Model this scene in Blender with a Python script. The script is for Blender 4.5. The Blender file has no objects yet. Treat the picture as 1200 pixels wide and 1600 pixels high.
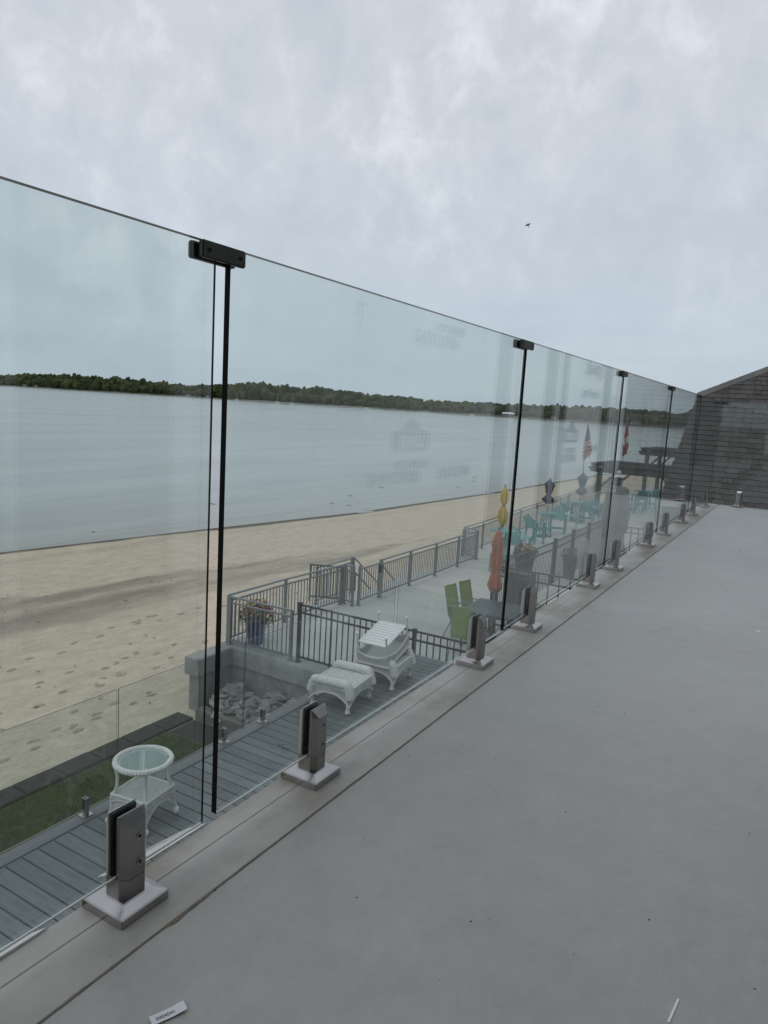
import bpy, bmesh, math, random
import numpy as np
from mathutils import Vector, Matrix, Euler, noise as mnoise
random.seed(7); np.random.seed(7)
S = bpy.context.scene
COL = S.collection
R = math.radians

# ------------------------------------------------------------------ camera
cam_d = bpy.data.cameras.new('camera')
cam = bpy.data.objects.new('camera', cam_d); COL.objects.link(cam)
F = 1133.0
ya = Vector((674, 127, -F)).normalized()
za = Vector((454, 7701, F)); za = (za - za.dot(ya) * ya).normalized()
xa = ya.cross(za)
m = Matrix((xa, ya, za)).to_4x4()
m.translation = (0, 0, 0.84)
cam.matrix_world = m
cam_d.sensor_fit = 'HORIZONTAL'; cam_d.sensor_width = 36.0
cam_d.lens = 36.0 * F / 1200.0
cam_d.clip_start = 0.02; cam_d.clip_end = 12000
S.camera = cam
S.render.resolution_x = 768; S.render.resolution_y = 1024

# ------------------------------------------------------------------ world
SUN_EL, SUN_AZ = R(58), R(200)
W = bpy.data.worlds.new('World'); S.world = W; W.use_nodes = True
nt = W.node_tree; nt.nodes.clear()
def N(nt, t, **k):
    n = nt.nodes.new(t)
    for a, b in k.items():
        if a in n.inputs: n.inputs[a].default_value = b
        else: setattr(n, a, b)
    return n
def Lk(nt, a, b): nt.links.new(a, b)
out = N(nt, 'ShaderNodeOutputWorld'); bg = N(nt, 'ShaderNodeBackground'); bg.inputs['Strength'].default_value = 0.1
sky = N(nt, 'ShaderNodeTexSky'); sky.sky_type = 'NISHITA'; sky.sun_disc = False
sky.sun_elevation = SUN_EL; sky.sun_rotation = SUN_AZ
tc = N(nt, 'ShaderNodeTexCoord'); sep = N(nt, 'ShaderNodeSeparateXYZ'); Lk(nt, tc.outputs['Generated'], sep.inputs[0])
zc = N(nt, 'ShaderNodeMath', operation='MAXIMUM'); Lk(nt, sep.outputs['Z'], zc.inputs[0]); zc.inputs[1].default_value = 0.0
zo = N(nt, 'ShaderNodeMath', operation='ADD'); Lk(nt, zc.outputs[0], zo.inputs[0]); zo.inputs[1].default_value = 0.16
dx = N(nt, 'ShaderNodeMath', operation='DIVIDE'); Lk(nt, sep.outputs['X'], dx.inputs[0]); Lk(nt, zo.outputs[0], dx.inputs[1])
dy = N(nt, 'ShaderNodeMath', operation='DIVIDE'); Lk(nt, sep.outputs['Y'], dy.inputs[0]); Lk(nt, zo.outputs[0], dy.inputs[1])
cb = N(nt, 'ShaderNodeCombineXYZ'); Lk(nt, dx.outputs[0], cb.inputs[0]); Lk(nt, dy.outputs[0], cb.inputs[1])
mpc = N(nt, 'ShaderNodeMapping'); mpc.inputs['Scale'].default_value = (1, 1, .85); mpc.inputs['Rotation'].default_value = (R(25), R(-20), 0); Lk(nt, tc.outputs['Generated'], mpc.inputs[0])
n1 = N(nt, 'ShaderNodeTexNoise', Scale=19.0, Detail=9.0, Roughness=0.60, Distortion=0.25); Lk(nt, mpc.outputs[0], n1.inputs['Vector'])
n2 = N(nt, 'ShaderNodeTexNoise', Scale=3.0, Detail=4.0, Roughness=0.5); Lk(nt, mpc.outputs[0], n2.inputs['Vector'])
mixn = N(nt, 'ShaderNodeMath', operation='MULTIPLY'); Lk(nt, n1.outputs['Fac'], mixn.inputs[0]); Lk(nt, n2.outputs['Fac'], mixn.inputs[1])
rp = N(nt, 'ShaderNodeValToRGB'); Lk(nt, mixn.outputs[0], rp.inputs[0])
rp.color_ramp.elements[0].position = 0.14; rp.color_ramp.elements[0].color = (.462, .500, .560, 1)
rp.color_ramp.elements[1].position = 0.42; rp.color_ramp.elements[1].color = (.670, .693, .742, 1)
e = rp.color_ramp.elements.new(0.27); e.color = (.525, .556, .618, 1)
hz = N(nt, 'ShaderNodeMapRange'); Lk(nt, zc.outputs[0], hz.inputs['Value'])
hz.inputs['From Min'].default_value = 0.0; hz.inputs['From Max'].default_value = 0.33
n3 = N(nt, 'ShaderNodeTexNoise', Scale=2.2, Detail=5.0, Roughness=0.55)
mp3 = N(nt, 'ShaderNodeMapping'); mp3.inputs['Scale'].default_value = (1.0, 1.0, 7.0)
Lk(nt, tc.outputs['Generated'], mp3.inputs[0]); Lk(nt, mp3.outputs[0], n3.inputs['Vector'])
rl = N(nt, 'ShaderNodeValToRGB'); Lk(nt, n3.outputs['Fac'], rl.inputs[0])
rl.color_ramp.elements[0].position = 0.3; rl.color_ramp.elements[0].color = (.355, .430, .510, 1)
rl.color_ramp.elements[1].position = 0.7; rl.color_ramp.elements[1].color = (.440, .505, .575, 1)
mh = N(nt, 'ShaderNodeMixRGB'); Lk(nt, hz.outputs[0], mh.inputs[0]); Lk(nt, rl.outputs[0], mh.inputs[1]); Lk(nt, rp.outputs[0], mh.inputs[2])
sc_ = N(nt, 'ShaderNodeMixRGB', blend_type='MULTIPLY'); sc_.inputs[0].default_value = 1.0
Lk(nt, mh.outputs[0], sc_.inputs[1]); sc_.inputs[2].default_value = (10.3, 10.35, 10.2, 1)
mx = N(nt, 'ShaderNodeMixRGB'); mx.inputs[0].default_value = 0.94
Lk(nt, sky.outputs[0], mx.inputs[1]); Lk(nt, sc_.outputs[0], mx.inputs[2])
Lk(nt, mx.outputs[0], bg.inputs['Color']); Lk(nt, bg.outputs[0], out.inputs['Surface'])

sun_d = bpy.data.lights.new('sun', 'SUN'); sun_d.energy = 0.5; sun_d.angle = R(50); sun_d.color = (1, .97, .92)
sun = bpy.data.objects.new('sun', sun_d); COL.objects.link(sun)
sun.rotation_euler = (R(90) - SUN_EL, 0, R(180) - SUN_AZ)
sun.location = (0, 0, 30)
S.view_settings.view_transform = 'Standard'; S.view_settings.look = 'None'
S.view_settings.exposure = 0.26; S.view_settings.gamma = 1.0
S.view_settings.use_curve_mapping = False
S.cycles.transparent_max_bounces = 32
S.cycles.max_bounces = 10
S.cycles.caustics_reflective = False; S.cycles.caustics_refractive = False

# ------------------------------------------------------------------ materials
def mat(name, col, rough=.6, metal=0.0, n=(0, 0), n2=None, bump=None, scale=(1, 1, 1), spec=.5, col2=None, coat=0.0):
    """n=(scale, amount) colour variation; col2 mixed in by n2=(scale, lo, hi); bump=(scale, strength, distance)"""
    M = bpy.data.materials.new(name); M.use_nodes = True; t = M.node_tree; b = t.nodes['Principled BSDF']
    b.inputs['Roughness'].default_value = rough; b.inputs['Metallic'].default_value = metal
    b.inputs['Specular IOR Level'].default_value = spec; b.inputs['Coat Weight'].default_value = coat
    c = N(t, 'ShaderNodeTexCoord'); mp = N(t, 'ShaderNodeMapping'); mp.inputs['Scale'].default_value = scale
    Lk(t, c.outputs['Object'], mp.inputs[0])
    src = None
    base = N(t, 'ShaderNodeRGB'); base.outputs[0].default_value = (*col, 1); src = base.outputs[0]
    if col2 and n2:
        no = N(t, 'ShaderNodeTexNoise', Scale=n2[0], Detail=6.0, Roughness=.6); Lk(t, mp.outputs[0], no.inputs['Vector'])
        mr = N(t, 'ShaderNodeMapRange'); mr.inputs['From Min'].default_value = n2[1]; mr.inputs['From Max'].default_value = n2[2]
        Lk(t, no.outputs['Fac'], mr.inputs['Value'])
        mi = N(t, 'ShaderNodeMixRGB'); Lk(t, mr.outputs[0], mi.inputs[0]); Lk(t, src, mi.inputs[1]); mi.inputs[2].default_value = (*col2, 1)
        src = mi.outputs[0]
    if n[1]:
        no = N(t, 'ShaderNodeTexNoise', Scale=n[0], Detail=7.0, Roughness=.65); Lk(t, mp.outputs[0], no.inputs['Vector'])
        mr = N(t, 'ShaderNodeMapRange'); mr.inputs['From Min'].default_value = .25; mr.inputs['From Max'].default_value = .75
        mr.inputs['To Min'].default_value = 1 - n[1]; mr.inputs['To Max'].default_value = 1 + n[1]
        Lk(t, no.outputs['Fac'], mr.inputs['Value'])
        mi = N(t, 'ShaderNodeVectorMath', operation='MULTIPLY'); Lk(t, src, mi.inputs[0]); Lk(t, mr.outputs[0], mi.inputs[1])
        src = mi.outputs[0]
    Lk(t, src, b.inputs['Base Color'])
    if bump:
        no = N(t, 'ShaderNodeTexNoise', Scale=bump[0], Detail=5.0, Roughness=.6); Lk(t, mp.outputs[0], no.inputs['Vector'])
        bm_ = N(t, 'ShaderNodeBump', Strength=bump[1], Distance=bump[2]); Lk(t, no.outputs['Fac'], bm_.inputs['Height'])
        Lk(t, bm_.outputs[0], b.inputs['Normal'])
    M['src'] = 1
    return M
def vary(M, amt=.25, hue=False):
    """per-object brightness variation for loose pieces"""
    t = M.node_tree; b = t.nodes['Principled BSDF']; l = b.inputs['Base Color'].links[0]; s = l.from_socket
    oi = N(t, 'ShaderNodeObjectInfo'); mr = N(t, 'ShaderNodeMapRange'); Lk(t, oi.outputs['Random'], mr.inputs['Value'])
    mr.inputs['To Min'].default_value = 1 - amt; mr.inputs['To Max'].default_value = 1 + amt
    mi = N(t, 'ShaderNodeVectorMath', operation='MULTIPLY'); Lk(t, s, mi.inputs[0]); Lk(t, mr.outputs[0], mi.inputs[1])
    Lk(t, mi.outputs[0], b.inputs['Base Color']); return M

def glass_mat(name, tint=(.90, .945, .94), strength=1.0, smudge=0.0):
    M = bpy.data.materials.new(name); M.use_nodes = True; t = M.node_tree; t.nodes.clear()
    o = N(t, 'ShaderNodeOutputMaterial'); tr = N(t, 'ShaderNodeBsdfTransparent'); tr.inputs[0].default_value = (*tint, 1)
    gl = N(t, 'ShaderNodeBsdfGlossy', Roughness=0.0); gl.inputs['Color'].default_value = (.97, 1, 1, 1)
    g = N(t, 'ShaderNodeNewGeometry'); d = N(t, 'ShaderNodeVectorMath', operation='DOT_PRODUCT')
    Lk(t, g.outputs['Incoming'], d.inputs[0]); Lk(t, g.outputs['Normal'], d.inputs[1])
    a = N(t, 'ShaderNodeMath', operation='ABSOLUTE'); Lk(t, d.outputs['Value'], a.inputs[0])
    s = N(t, 'ShaderNodeMath', operation='SUBTRACT'); s.inputs[0].default_value = 1; Lk(t, a.outputs[0], s.inputs[1])
    p = N(t, 'ShaderNodeMath', operation='POWER'); Lk(t, s.outputs[0], p.inputs[0]); p.inputs[1].default_value = 5
    mm = N(t, 'ShaderNodeMath', operation='MULTIPLY_ADD'); Lk(t, p.outputs[0], mm.inputs[0]); mm.inputs[1].default_value = .957 * strength; mm.inputs[2].default_value = .043 * strength
    x = N(t, 'ShaderNodeMixShader'); Lk(t, mm.outputs[0], x.inputs[0]); Lk(t, tr.outputs[0], x.inputs[1]); Lk(t, gl.outputs[0], x.inputs[2])
    if smudge:
        c = N(t, 'ShaderNodeTexCoord'); mp = N(t, 'ShaderNodeMapping'); mp.inputs['Scale'].default_value = (1, 1.6, .45); Lk(t, c.outputs['Object'], mp.inputs[0])
        no = N(t, 'ShaderNodeTexNoise', Scale=3.0, Detail=7.0, Roughness=.7); Lk(t, mp.outputs[0], no.inputs['Vector'])
        mr = N(t, 'ShaderNodeMapRange'); Lk(t, no.outputs['Fac'], mr.inputs['Value']); mr.inputs['From Min'].default_value = .38; mr.inputs['From Max'].default_value = .75; mr.inputs['To Min'].default_value = smudge * .25; mr.inputs['To Max'].default_value = smudge
        df = N(t, 'ShaderNodeBsdfDiffuse'); df.inputs[0].default_value = (.8, .8, .78, 1); y = N(t, 'ShaderNodeMixShader')
        Lk(t, mr.outputs[0], y.inputs[0]); Lk(t, x.outputs[0], y.inputs[1]); Lk(t, df.outputs[0], y.inputs[2]); x = y
    Lk(t, x.outputs[0], o.inputs[0]); return M

GLASS = glass_mat('clear_tempered_glass', tint=(.925, .952, .945), smudge=.007)
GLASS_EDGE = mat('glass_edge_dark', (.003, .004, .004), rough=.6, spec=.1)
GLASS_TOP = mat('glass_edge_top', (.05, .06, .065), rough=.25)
GLASS_GLINT = mat('glass_edge_painted_glint', (.72, .78, .76), rough=.2)  # pale copy of the glass edge, sky reflection put into the colour
STEEL = mat('brushed_stainless', (.33, .32, .315), rough=.28, metal=1.0, n=(30, .12), scale=(1, 1, .08), bump=(60, .05, .001))
STEEL_L = mat('satin_stainless', (.43, .42, .415), rough=.2, metal=1.0, n=(14, .12), scale=(1, 1, 1), bump=(45, .04, .001))
STEEL_LIT = mat('sky_lit_stainless', (.50, .49, .48), rough=.55, metal=.85)  # outer cheeks only: paler steel copy with sky brightness in its colour
BRONZE = mat('dark_bronze_metal', (.062, .062, .057), rough=.42, metal=.6, n=(20, .15))
RUBBER = mat('black_gasket', (.004, .004, .004), rough=.6)
BLACKM = mat('black_powder_coat', (.016, .018, .018), rough=.4)
DGREY = mat('dark_grey_powder_coat', (.034, .038, .036), rough=.42)
GREYM = mat('grey_aluminium', (.20, .215, .225), rough=.42, metal=.25)
WHITEW = mat('white_wicker', (.70, .72, .695), rough=.6, n=(75, .42), bump=(90, 1.0, .012))
WHITEP = mat('white_painted_wood', (.74, .76, .74), rough=.5, n=(20, .08))
BOARD = vary(mat('grey_composite_board', (.145, .165, .166), rough=.62, n=(9, .42), scale=(.35, 9, 3), bump=(40, .25, .002)), .18)
BOARDY = vary(mat('grey_composite_border', (.155, .172, .172), rough=.62, n=(9, .25), scale=(9, .35, 3), bump=(40, .25, .002)), .06)
CONC = mat('patio_concrete', (.50, .50, .465), rough=.75, n=(3.2, .10), n2=(.8, .45, .7), col2=(.43, .435, .405), bump=(30, .15, .004), scale=(.35, 2.4, 1))
CONCW = mat('wall_concrete', (.285, .30, .285), rough=.8, n=(7, .22), n2=(1.5, .45, .7), col2=(.20, .21, .195), bump=(25, .4, .01))
CONCD = mat('dark_stained_concrete', (.16, .15, .135), rough=.85, n=(8, .3), bump=(25, .5, .01))
ROCK = vary(mat('grey_riprap_stone', (.30, .30, .28), rough=.85, n=(9, .35), bump=(14, .8, .03)), .4)
SOIL = mat('dark_mulch', (.045, .040, .034), rough=.95, n=(40, .5), bump=(50, 1, .02))
GRASSB = mat('lawn_soil', (.055, .072, .016), rough=.9, n=(8, .4), bump=(60, 1, .02))
GRASS = vary(mat('grass_blades', (.105, .140, .020), rough=.8, n=(2.2, .6), n2=(3, .5, .68), col2=(.12, .115, .045), spec=.2), .1)
TEAL = vary(mat('turquoise_poly_lumber', (.115, .31, .31), rough=.5, n=(8, .1)), .12)
BLUEC = mat('light_blue_poly_lumber', (.16, .30, .42), rough=.5)
SLING = mat('green_sling_fabric', (.25, .33, .10), rough=.7, n=(120, .15), bump=(200, .3, .002))
SLAT = mat('grey_slat_table', (.085, .098, .105), rough=.55, n=(15, .15))
YEL = mat('yellow_canvas', (.56, .38, .04), rough=.8, n=(20, .2), bump=(18, .6, .02))
ORG = mat('orange_canvas', (.40, .115, .050), rough=.8, n=(12, .2), bump=(18, .4, .02))
NAVY = mat('navy_canvas', (.022, .026, .060), rough=.8, n=(12, .2), bump=(18, .4, .02))
SLATE = mat('slate_blue_canvas', (.085, .110, .140), rough=.8, n=(12, .2), bump=(18, .4, .02))
GCANV = mat('grey_canvas', (.255, .265, .26), rough=.85, n=(7, .14), bump=(9, .5, .03))
TAUPE = mat('pale_taupe_canvas', (.33, .34, .32), rough=.85, n=(7, .14), bump=(9, .5, .03))
WHITE = mat('white_paint', (.75, .76, .75), rough=.45)
POTB = mat('cobalt_glazed_pot', (.018, .045, .17), rough=.22, n=(7, .35), coat=.4)
POTN = mat('navy_glazed_pot', (.03, .035, .085), rough=.3, n=(7, .3))
POTG = mat('charcoal_pot', (.075, .08, .095), rough=.5, n=(7, .2))
LEAF = mat('planter_leaves', (.050, .085, .028), rough=.6, n=(6, .4))
PETY = mat('yellow_petals', (.55, .36, .02), rough=.6); PETP = mat('pink_petals', (.34, .06, .12), rough=.6); PETR = mat('rust_petals', (.30, .085, .03), rough=.6)
TIMB = mat('weathered_dark_timber', (.060, .062, .056), rough=.8, n=(5, .3), bump=(20, .4, .01), scale=(1, 1, 1))
TIMB2 = mat('weathered_grey_green_timber', (.105, .125, .112), rough=.8, n=(5, .3), bump=(20, .4, .01))
CABIN = mat('charcoal_plank', (.060, .062, .060), rough=.7, n=(5, .25), scale=(6, 6, .6))
SHING = vary(mat('grey_asphalt_shingle', (.064, .061, .058), rough=.9, n=(24, .30), bump=(90, .6, .004)), .22)
SHINGS = mat('grey_asphalt_shingle_far', (.064, .061, .058), rough=.9, n=(5.5, .30), bump=(90, .6, .004))
CAPS = vary(mat('ridge_cap_shingle', (.125, .122, .118), rough=.9, n=(24, .25), bump=(90, .6, .004)), .15)
UNDER = mat('felt_and_shade_black', (.02, .02, .02), rough=.95)  # black for roof felt and window panes; under the deck it paints shade
SIDING = mat('light_grey_siding', (.32, .34, .33), rough=.7, n=(3, .06))
WRAP = mat('white_house_wrap', (.78, .79, .79), rough=.5, n=(1.6, .07), bump=(2.2, .5, .05), scale=(1, 1, .5))
WRAPD = mat('bare_grey_sheathing', (.09, .095, .095), rough=.8, n=(8, .2))
INKG = mat('grey_print_ink', (.04, .05, .06), rough=.6)
INKB = mat('blue_print_ink', (.03, .06, .10), rough=.6)
FLASH = mat('white_drip_flashing', (.66, .65, .60), rough=.35, n=(6, .1))
BROWN = mat('brown_sealant', (.165, .130, .092), rough=.9, n=(40, .5), bump=(60, .8, .003))

def deck_material():
    M = bpy.data.materials.new('grey_roof_membrane'); M.use_nodes = True; t = M.node_tree; b = t.nodes['Principled BSDF']
    c = N(t, 'ShaderNodeTexCoord'); P = c.outputs['Object']
    def noise(s, d=6, r=.6, sc=None):
        v = P
        if sc:
            mp = N(t, 'ShaderNodeMapping'); mp.inputs['Scale'].default_value = sc; Lk(t, P, mp.inputs[0]); v = mp.outputs[0]
        n = N(t, 'ShaderNodeTexNoise', Scale=s, Detail=float(d), Roughness=r); Lk(t, v, n.inputs['Vector']); return n.outputs['Fac']
    def rng(s, a, b_, c_, d_):
        m_ = N(t, 'ShaderNodeMapRange'); Lk(t, s, m_.inputs['Value'])
        for k, v in zip(('From Min', 'From Max', 'To Min', 'To Max'), (a, b_, c_, d_)): m_.inputs[k].default_value = v
        return m_.outputs[0]
    def mul(a, f):
        v = N(t, 'ShaderNodeVectorMath', operation='MULTIPLY'); Lk(t, a, v.inputs[0]); Lk(t, f, v.inputs[1]); return v.outputs[0]
    base = N(t, 'ShaderNodeRGB'); base.outputs[0].default_value = (.328, .325, .308, 1)
    s = mul(base.outputs[0], rng(noise(1.1, 6, .65), .3, .7, .86, 1.12))
    s = mul(s, rng(noise(9, 8, .7), .3, .7, .93, 1.06))
    s = mul(s, rng(noise(120, 3, .7), .3, .7, .97, 1.03))
    mi = N(t, 'ShaderNodeMixRGB'); Lk(t, rng(noise(2.3, 7, .7), .60, .76, 0, .45), mi.inputs[0]); Lk(t, s, mi.inputs[1]); mi.inputs[2].default_value = (.20, .185, .18, 1)
    # dark specks of grit
    vo = N(t, 'ShaderNodeTexVoronoi', Scale=13.0); Lk(t, P, vo.inputs['Vector'])
    sp = rng(vo.outputs['Distance'], .018, .04, 1, 0)
    m2 = N(t, 'ShaderNodeMixRGB'); Lk(t, sp, m2.inputs[0]); Lk(t, mi.outputs[0], m2.inputs[1]); m2.inputs[2].default_value = (.09, .085, .08, 1)
    Lk(t, m2.outputs[0], b.inputs['Base Color'])
    Lk(t, rng(noise(2.2, 7, .7), .35, .65, .30, .56), b.inputs['Roughness'])
    b.inputs['Specular IOR Level'].default_value = .6; b.inputs['Sheen Weight'].default_value = .6; b.inputs['Sheen Roughness'].default_value = .35
    bu = N(t, 'ShaderNodeBump', Strength=.5, Distance=.005); Lk(t, noise(26, 6, .55), bu.inputs['Height'])
    bu2 = N(t, 'ShaderNodeBump', Strength=.45, Distance=.016); Lk(t, noise(3.5, 4, .5), bu2.inputs['Height']); Lk(t, bu.outputs[0], bu2.inputs['Normal'])
    Lk(t, bu2.outputs[0], b.inputs['Normal']); return M
DECK = deck_material()
EDGEB = mat('grey_roof_edge_strip', (.365, .365, .335), rough=.45, n=(7, .16), n2=(3.4, .46, .66), col2=(.235, .21, .175), bump=(20, .3, .006), scale=(1.3, .8, 1))

def sand_material():
    M = bpy.data.materials.new('beach_sand'); M.use_nodes = True; t = M.node_tree; b = t.nodes['Principled BSDF']
    b.inputs['Roughness'].default_value = .95; b.inputs['Specular IOR Level'].default_value = .2
    c = N(t, 'ShaderNodeTexCoord'); P = c.outputs['Object']
    def noise(s, sc, d=6, r=.6):
        mp = N(t, 'ShaderNodeMapping'); mp.inputs['Scale'].default_value = sc; Lk(t, P, mp.inputs[0])
        n = N(t, 'ShaderNodeTexNoise', Scale=s, Detail=float(d), Roughness=r); Lk(t, mp.outputs[0], n.inputs['Vector']); return n.outputs['Fac']
    def rng(s, a, b_, c_, d_):
        m_ = N(t, 'ShaderNodeMapRange'); Lk(t, s, m_.inputs['Value'])
        for k, v in zip(('From Min', 'From Max', 'To Min', 'To Max'), (a, b_, c_, d_)): m_.inputs[k].default_value = v
        return m_.outputs[0]
    def mix(f, a, col):
        m_ = N(t, 'ShaderNodeMixRGB'); Lk(t, f, m_.inputs[0]); Lk(t, a, m_.inputs[1]); m_.inputs[2].default_value = (*col, 1); return m_.outputs[0]
    base = N(t, 'ShaderNodeRGB'); base.outputs[0].default_value = (.56, .475, .368, 1); s = base.outputs[0]
    # damp, coarser band left by the last high water, running along the beach
    at = N(t, 'ShaderNodeAttribute'); at.attribute_name = 'damp'
    s = mix(at.outputs['Fac'], s, (.30, .260, .205))
    at2 = N(t, 'ShaderNodeAttribute'); at2.attribute_name = 'wet'
    s = mix(at2.outputs['Fac'], s, (.12, .10, .08))
    v = N(t, 'ShaderNodeVectorMath', operation='MULTIPLY'); Lk(t, s, v.inputs[0]); Lk(t, rng(noise(3.2, (1, .4, 1), 10, .78), .3, .7, .78, 1.18), v.inputs[1])
    v2 = N(t, 'ShaderNodeVectorMath', operation='MULTIPLY'); Lk(t, v.outputs[0], v2.inputs[0]); Lk(t, rng(noise(16, (1, .7, 1), 5, .8), .3, .7, .86, 1.12), v2.inputs[1])
    Lk(t, v2.outputs[0], b.inputs['Base Color'])
    b1 = N(t, 'ShaderNodeBump', Strength=.8, Distance=.08); Lk(t, noise(5, (1, .5, 1), 6, .65), b1.inputs['Height'])
    b2 = N(t, 'ShaderNodeBump', Strength=.4, Distance=.02); Lk(t, noise(28, (1, 1, 1), 4, .7), b2.inputs['Height']); Lk(t, b1.outputs[0], b2.inputs['Normal'])
    Lk(t, b2.outputs[0], b.inputs['Normal']); return M
SAND = sand_material()

def water_material():
    M = bpy.data.materials.new('calm_lake_water'); M.use_nodes = True; t = M.node_tree; b = t.nodes['Principled BSDF']
    b.inputs['Roughness'].default_value = .16; b.inputs['IOR'].default_value = 1.33
    c = N(t, 'ShaderNodeTexCoord'); P = c.outputs['Object']
    at = N(t, 'ShaderNodeAttribute'); at.attribute_name = 'shallow'
    m_ = N(t, 'ShaderNodeMixRGB'); Lk(t, at.outputs['Fac'], m_.inputs[0]); m_.inputs[1].default_value = (.315, .345, .325, 1); m_.inputs[2].default_value = (.30, .295, .25, 1)
    mp0 = N(t, 'ShaderNodeMapping'); mp0.inputs['Scale'].default_value = (1, .35, 1); Lk(t, P, mp0.inputs[0])
    nn = N(t, 'ShaderNodeTexNoise', Scale=.035, Detail=5.0, Roughness=.6); Lk(t, mp0.outputs[0], nn.inputs['Vector'])
    mr = N(t, 'ShaderNodeMapRange'); Lk(t, nn.outputs['Fac'], mr.inputs['Value']); mr.inputs['From Min'].default_value = .3; mr.inputs['From Max'].default_value = .7
    mr.inputs['To Min'].default_value = .1; mr.inputs['To Max'].default_value = .24
    Lk(t, mr.outputs[0], b.inputs['Roughness'])
    mpv = N(t, 'ShaderNodeMapping'); mpv.inputs['Scale'].default_value = (1, .12, 1); Lk(t, P, mpv.inputs[0])
    nv = N(t, 'ShaderNodeTexNoise', Scale=.16, Detail=7.0, Roughness=.62); Lk(t, mpv.outputs[0], nv.inputs['Vector'])
    mv = N(t, 'ShaderNodeMapRange'); Lk(t, nv.outputs['Fac'], mv.inputs['Value']); mv.inputs['From Min'].default_value = .3; mv.inputs['From Max'].default_value = .7; mv.inputs['To Min'].default_value = .78; mv.inputs['To Max'].default_value = 1.2
    vm = N(t, 'ShaderNodeVectorMath', operation='MULTIPLY'); Lk(t, m_.outputs[0], vm.inputs[0]); Lk(t, mv.outputs[0], vm.inputs[1])
    Lk(t, vm.outputs[0], b.inputs['Base Color'])
    mp = N(t, 'ShaderNodeMapping'); mp.inputs['Scale'].default_value = (1.0, .16, 1); mp.inputs['Rotation'].default_value = (0, 0, R(4)); Lk(t, P, mp.inputs[0])
    w = N(t, 'ShaderNodeTexNoise', Scale=.9, Detail=4.0, Roughness=.5, Distortion=.4); Lk(t, mp.outputs[0], w.inputs['Vector'])
    w2 = N(t, 'ShaderNodeTexNoise', Scale=4.0, Detail=4.0, Roughness=.6); Lk(t, mp.outputs[0], w2.inputs['Vector'])
    b1 = N(t, 'ShaderNodeBump', Strength=.42, Distance=.12); Lk(t, w.outputs['Fac'], b1.inputs['Height'])
    b2 = N(t, 'ShaderNodeBump', Strength=.3, Distance=.035); Lk(t, w2.outputs['Fac'], b2.inputs['Height']); Lk(t, b1.outputs[0], b2.inputs['Normal'])
    Lk(t, b2.outputs[0], b.inputs['Normal']); return M
WATER = water_material()
def foliage_material(name, a, b_):
    M = mat(name, a, rough=.9, n=(.55, .5), n2=(.03, .44, .56), col2=b_, bump=(1.4, 1.0, .8), spec=.1); return M
WOODS = foliage_material('far_tree_foliage', (.034, .050, .018), (.085, .092, .034))

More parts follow.
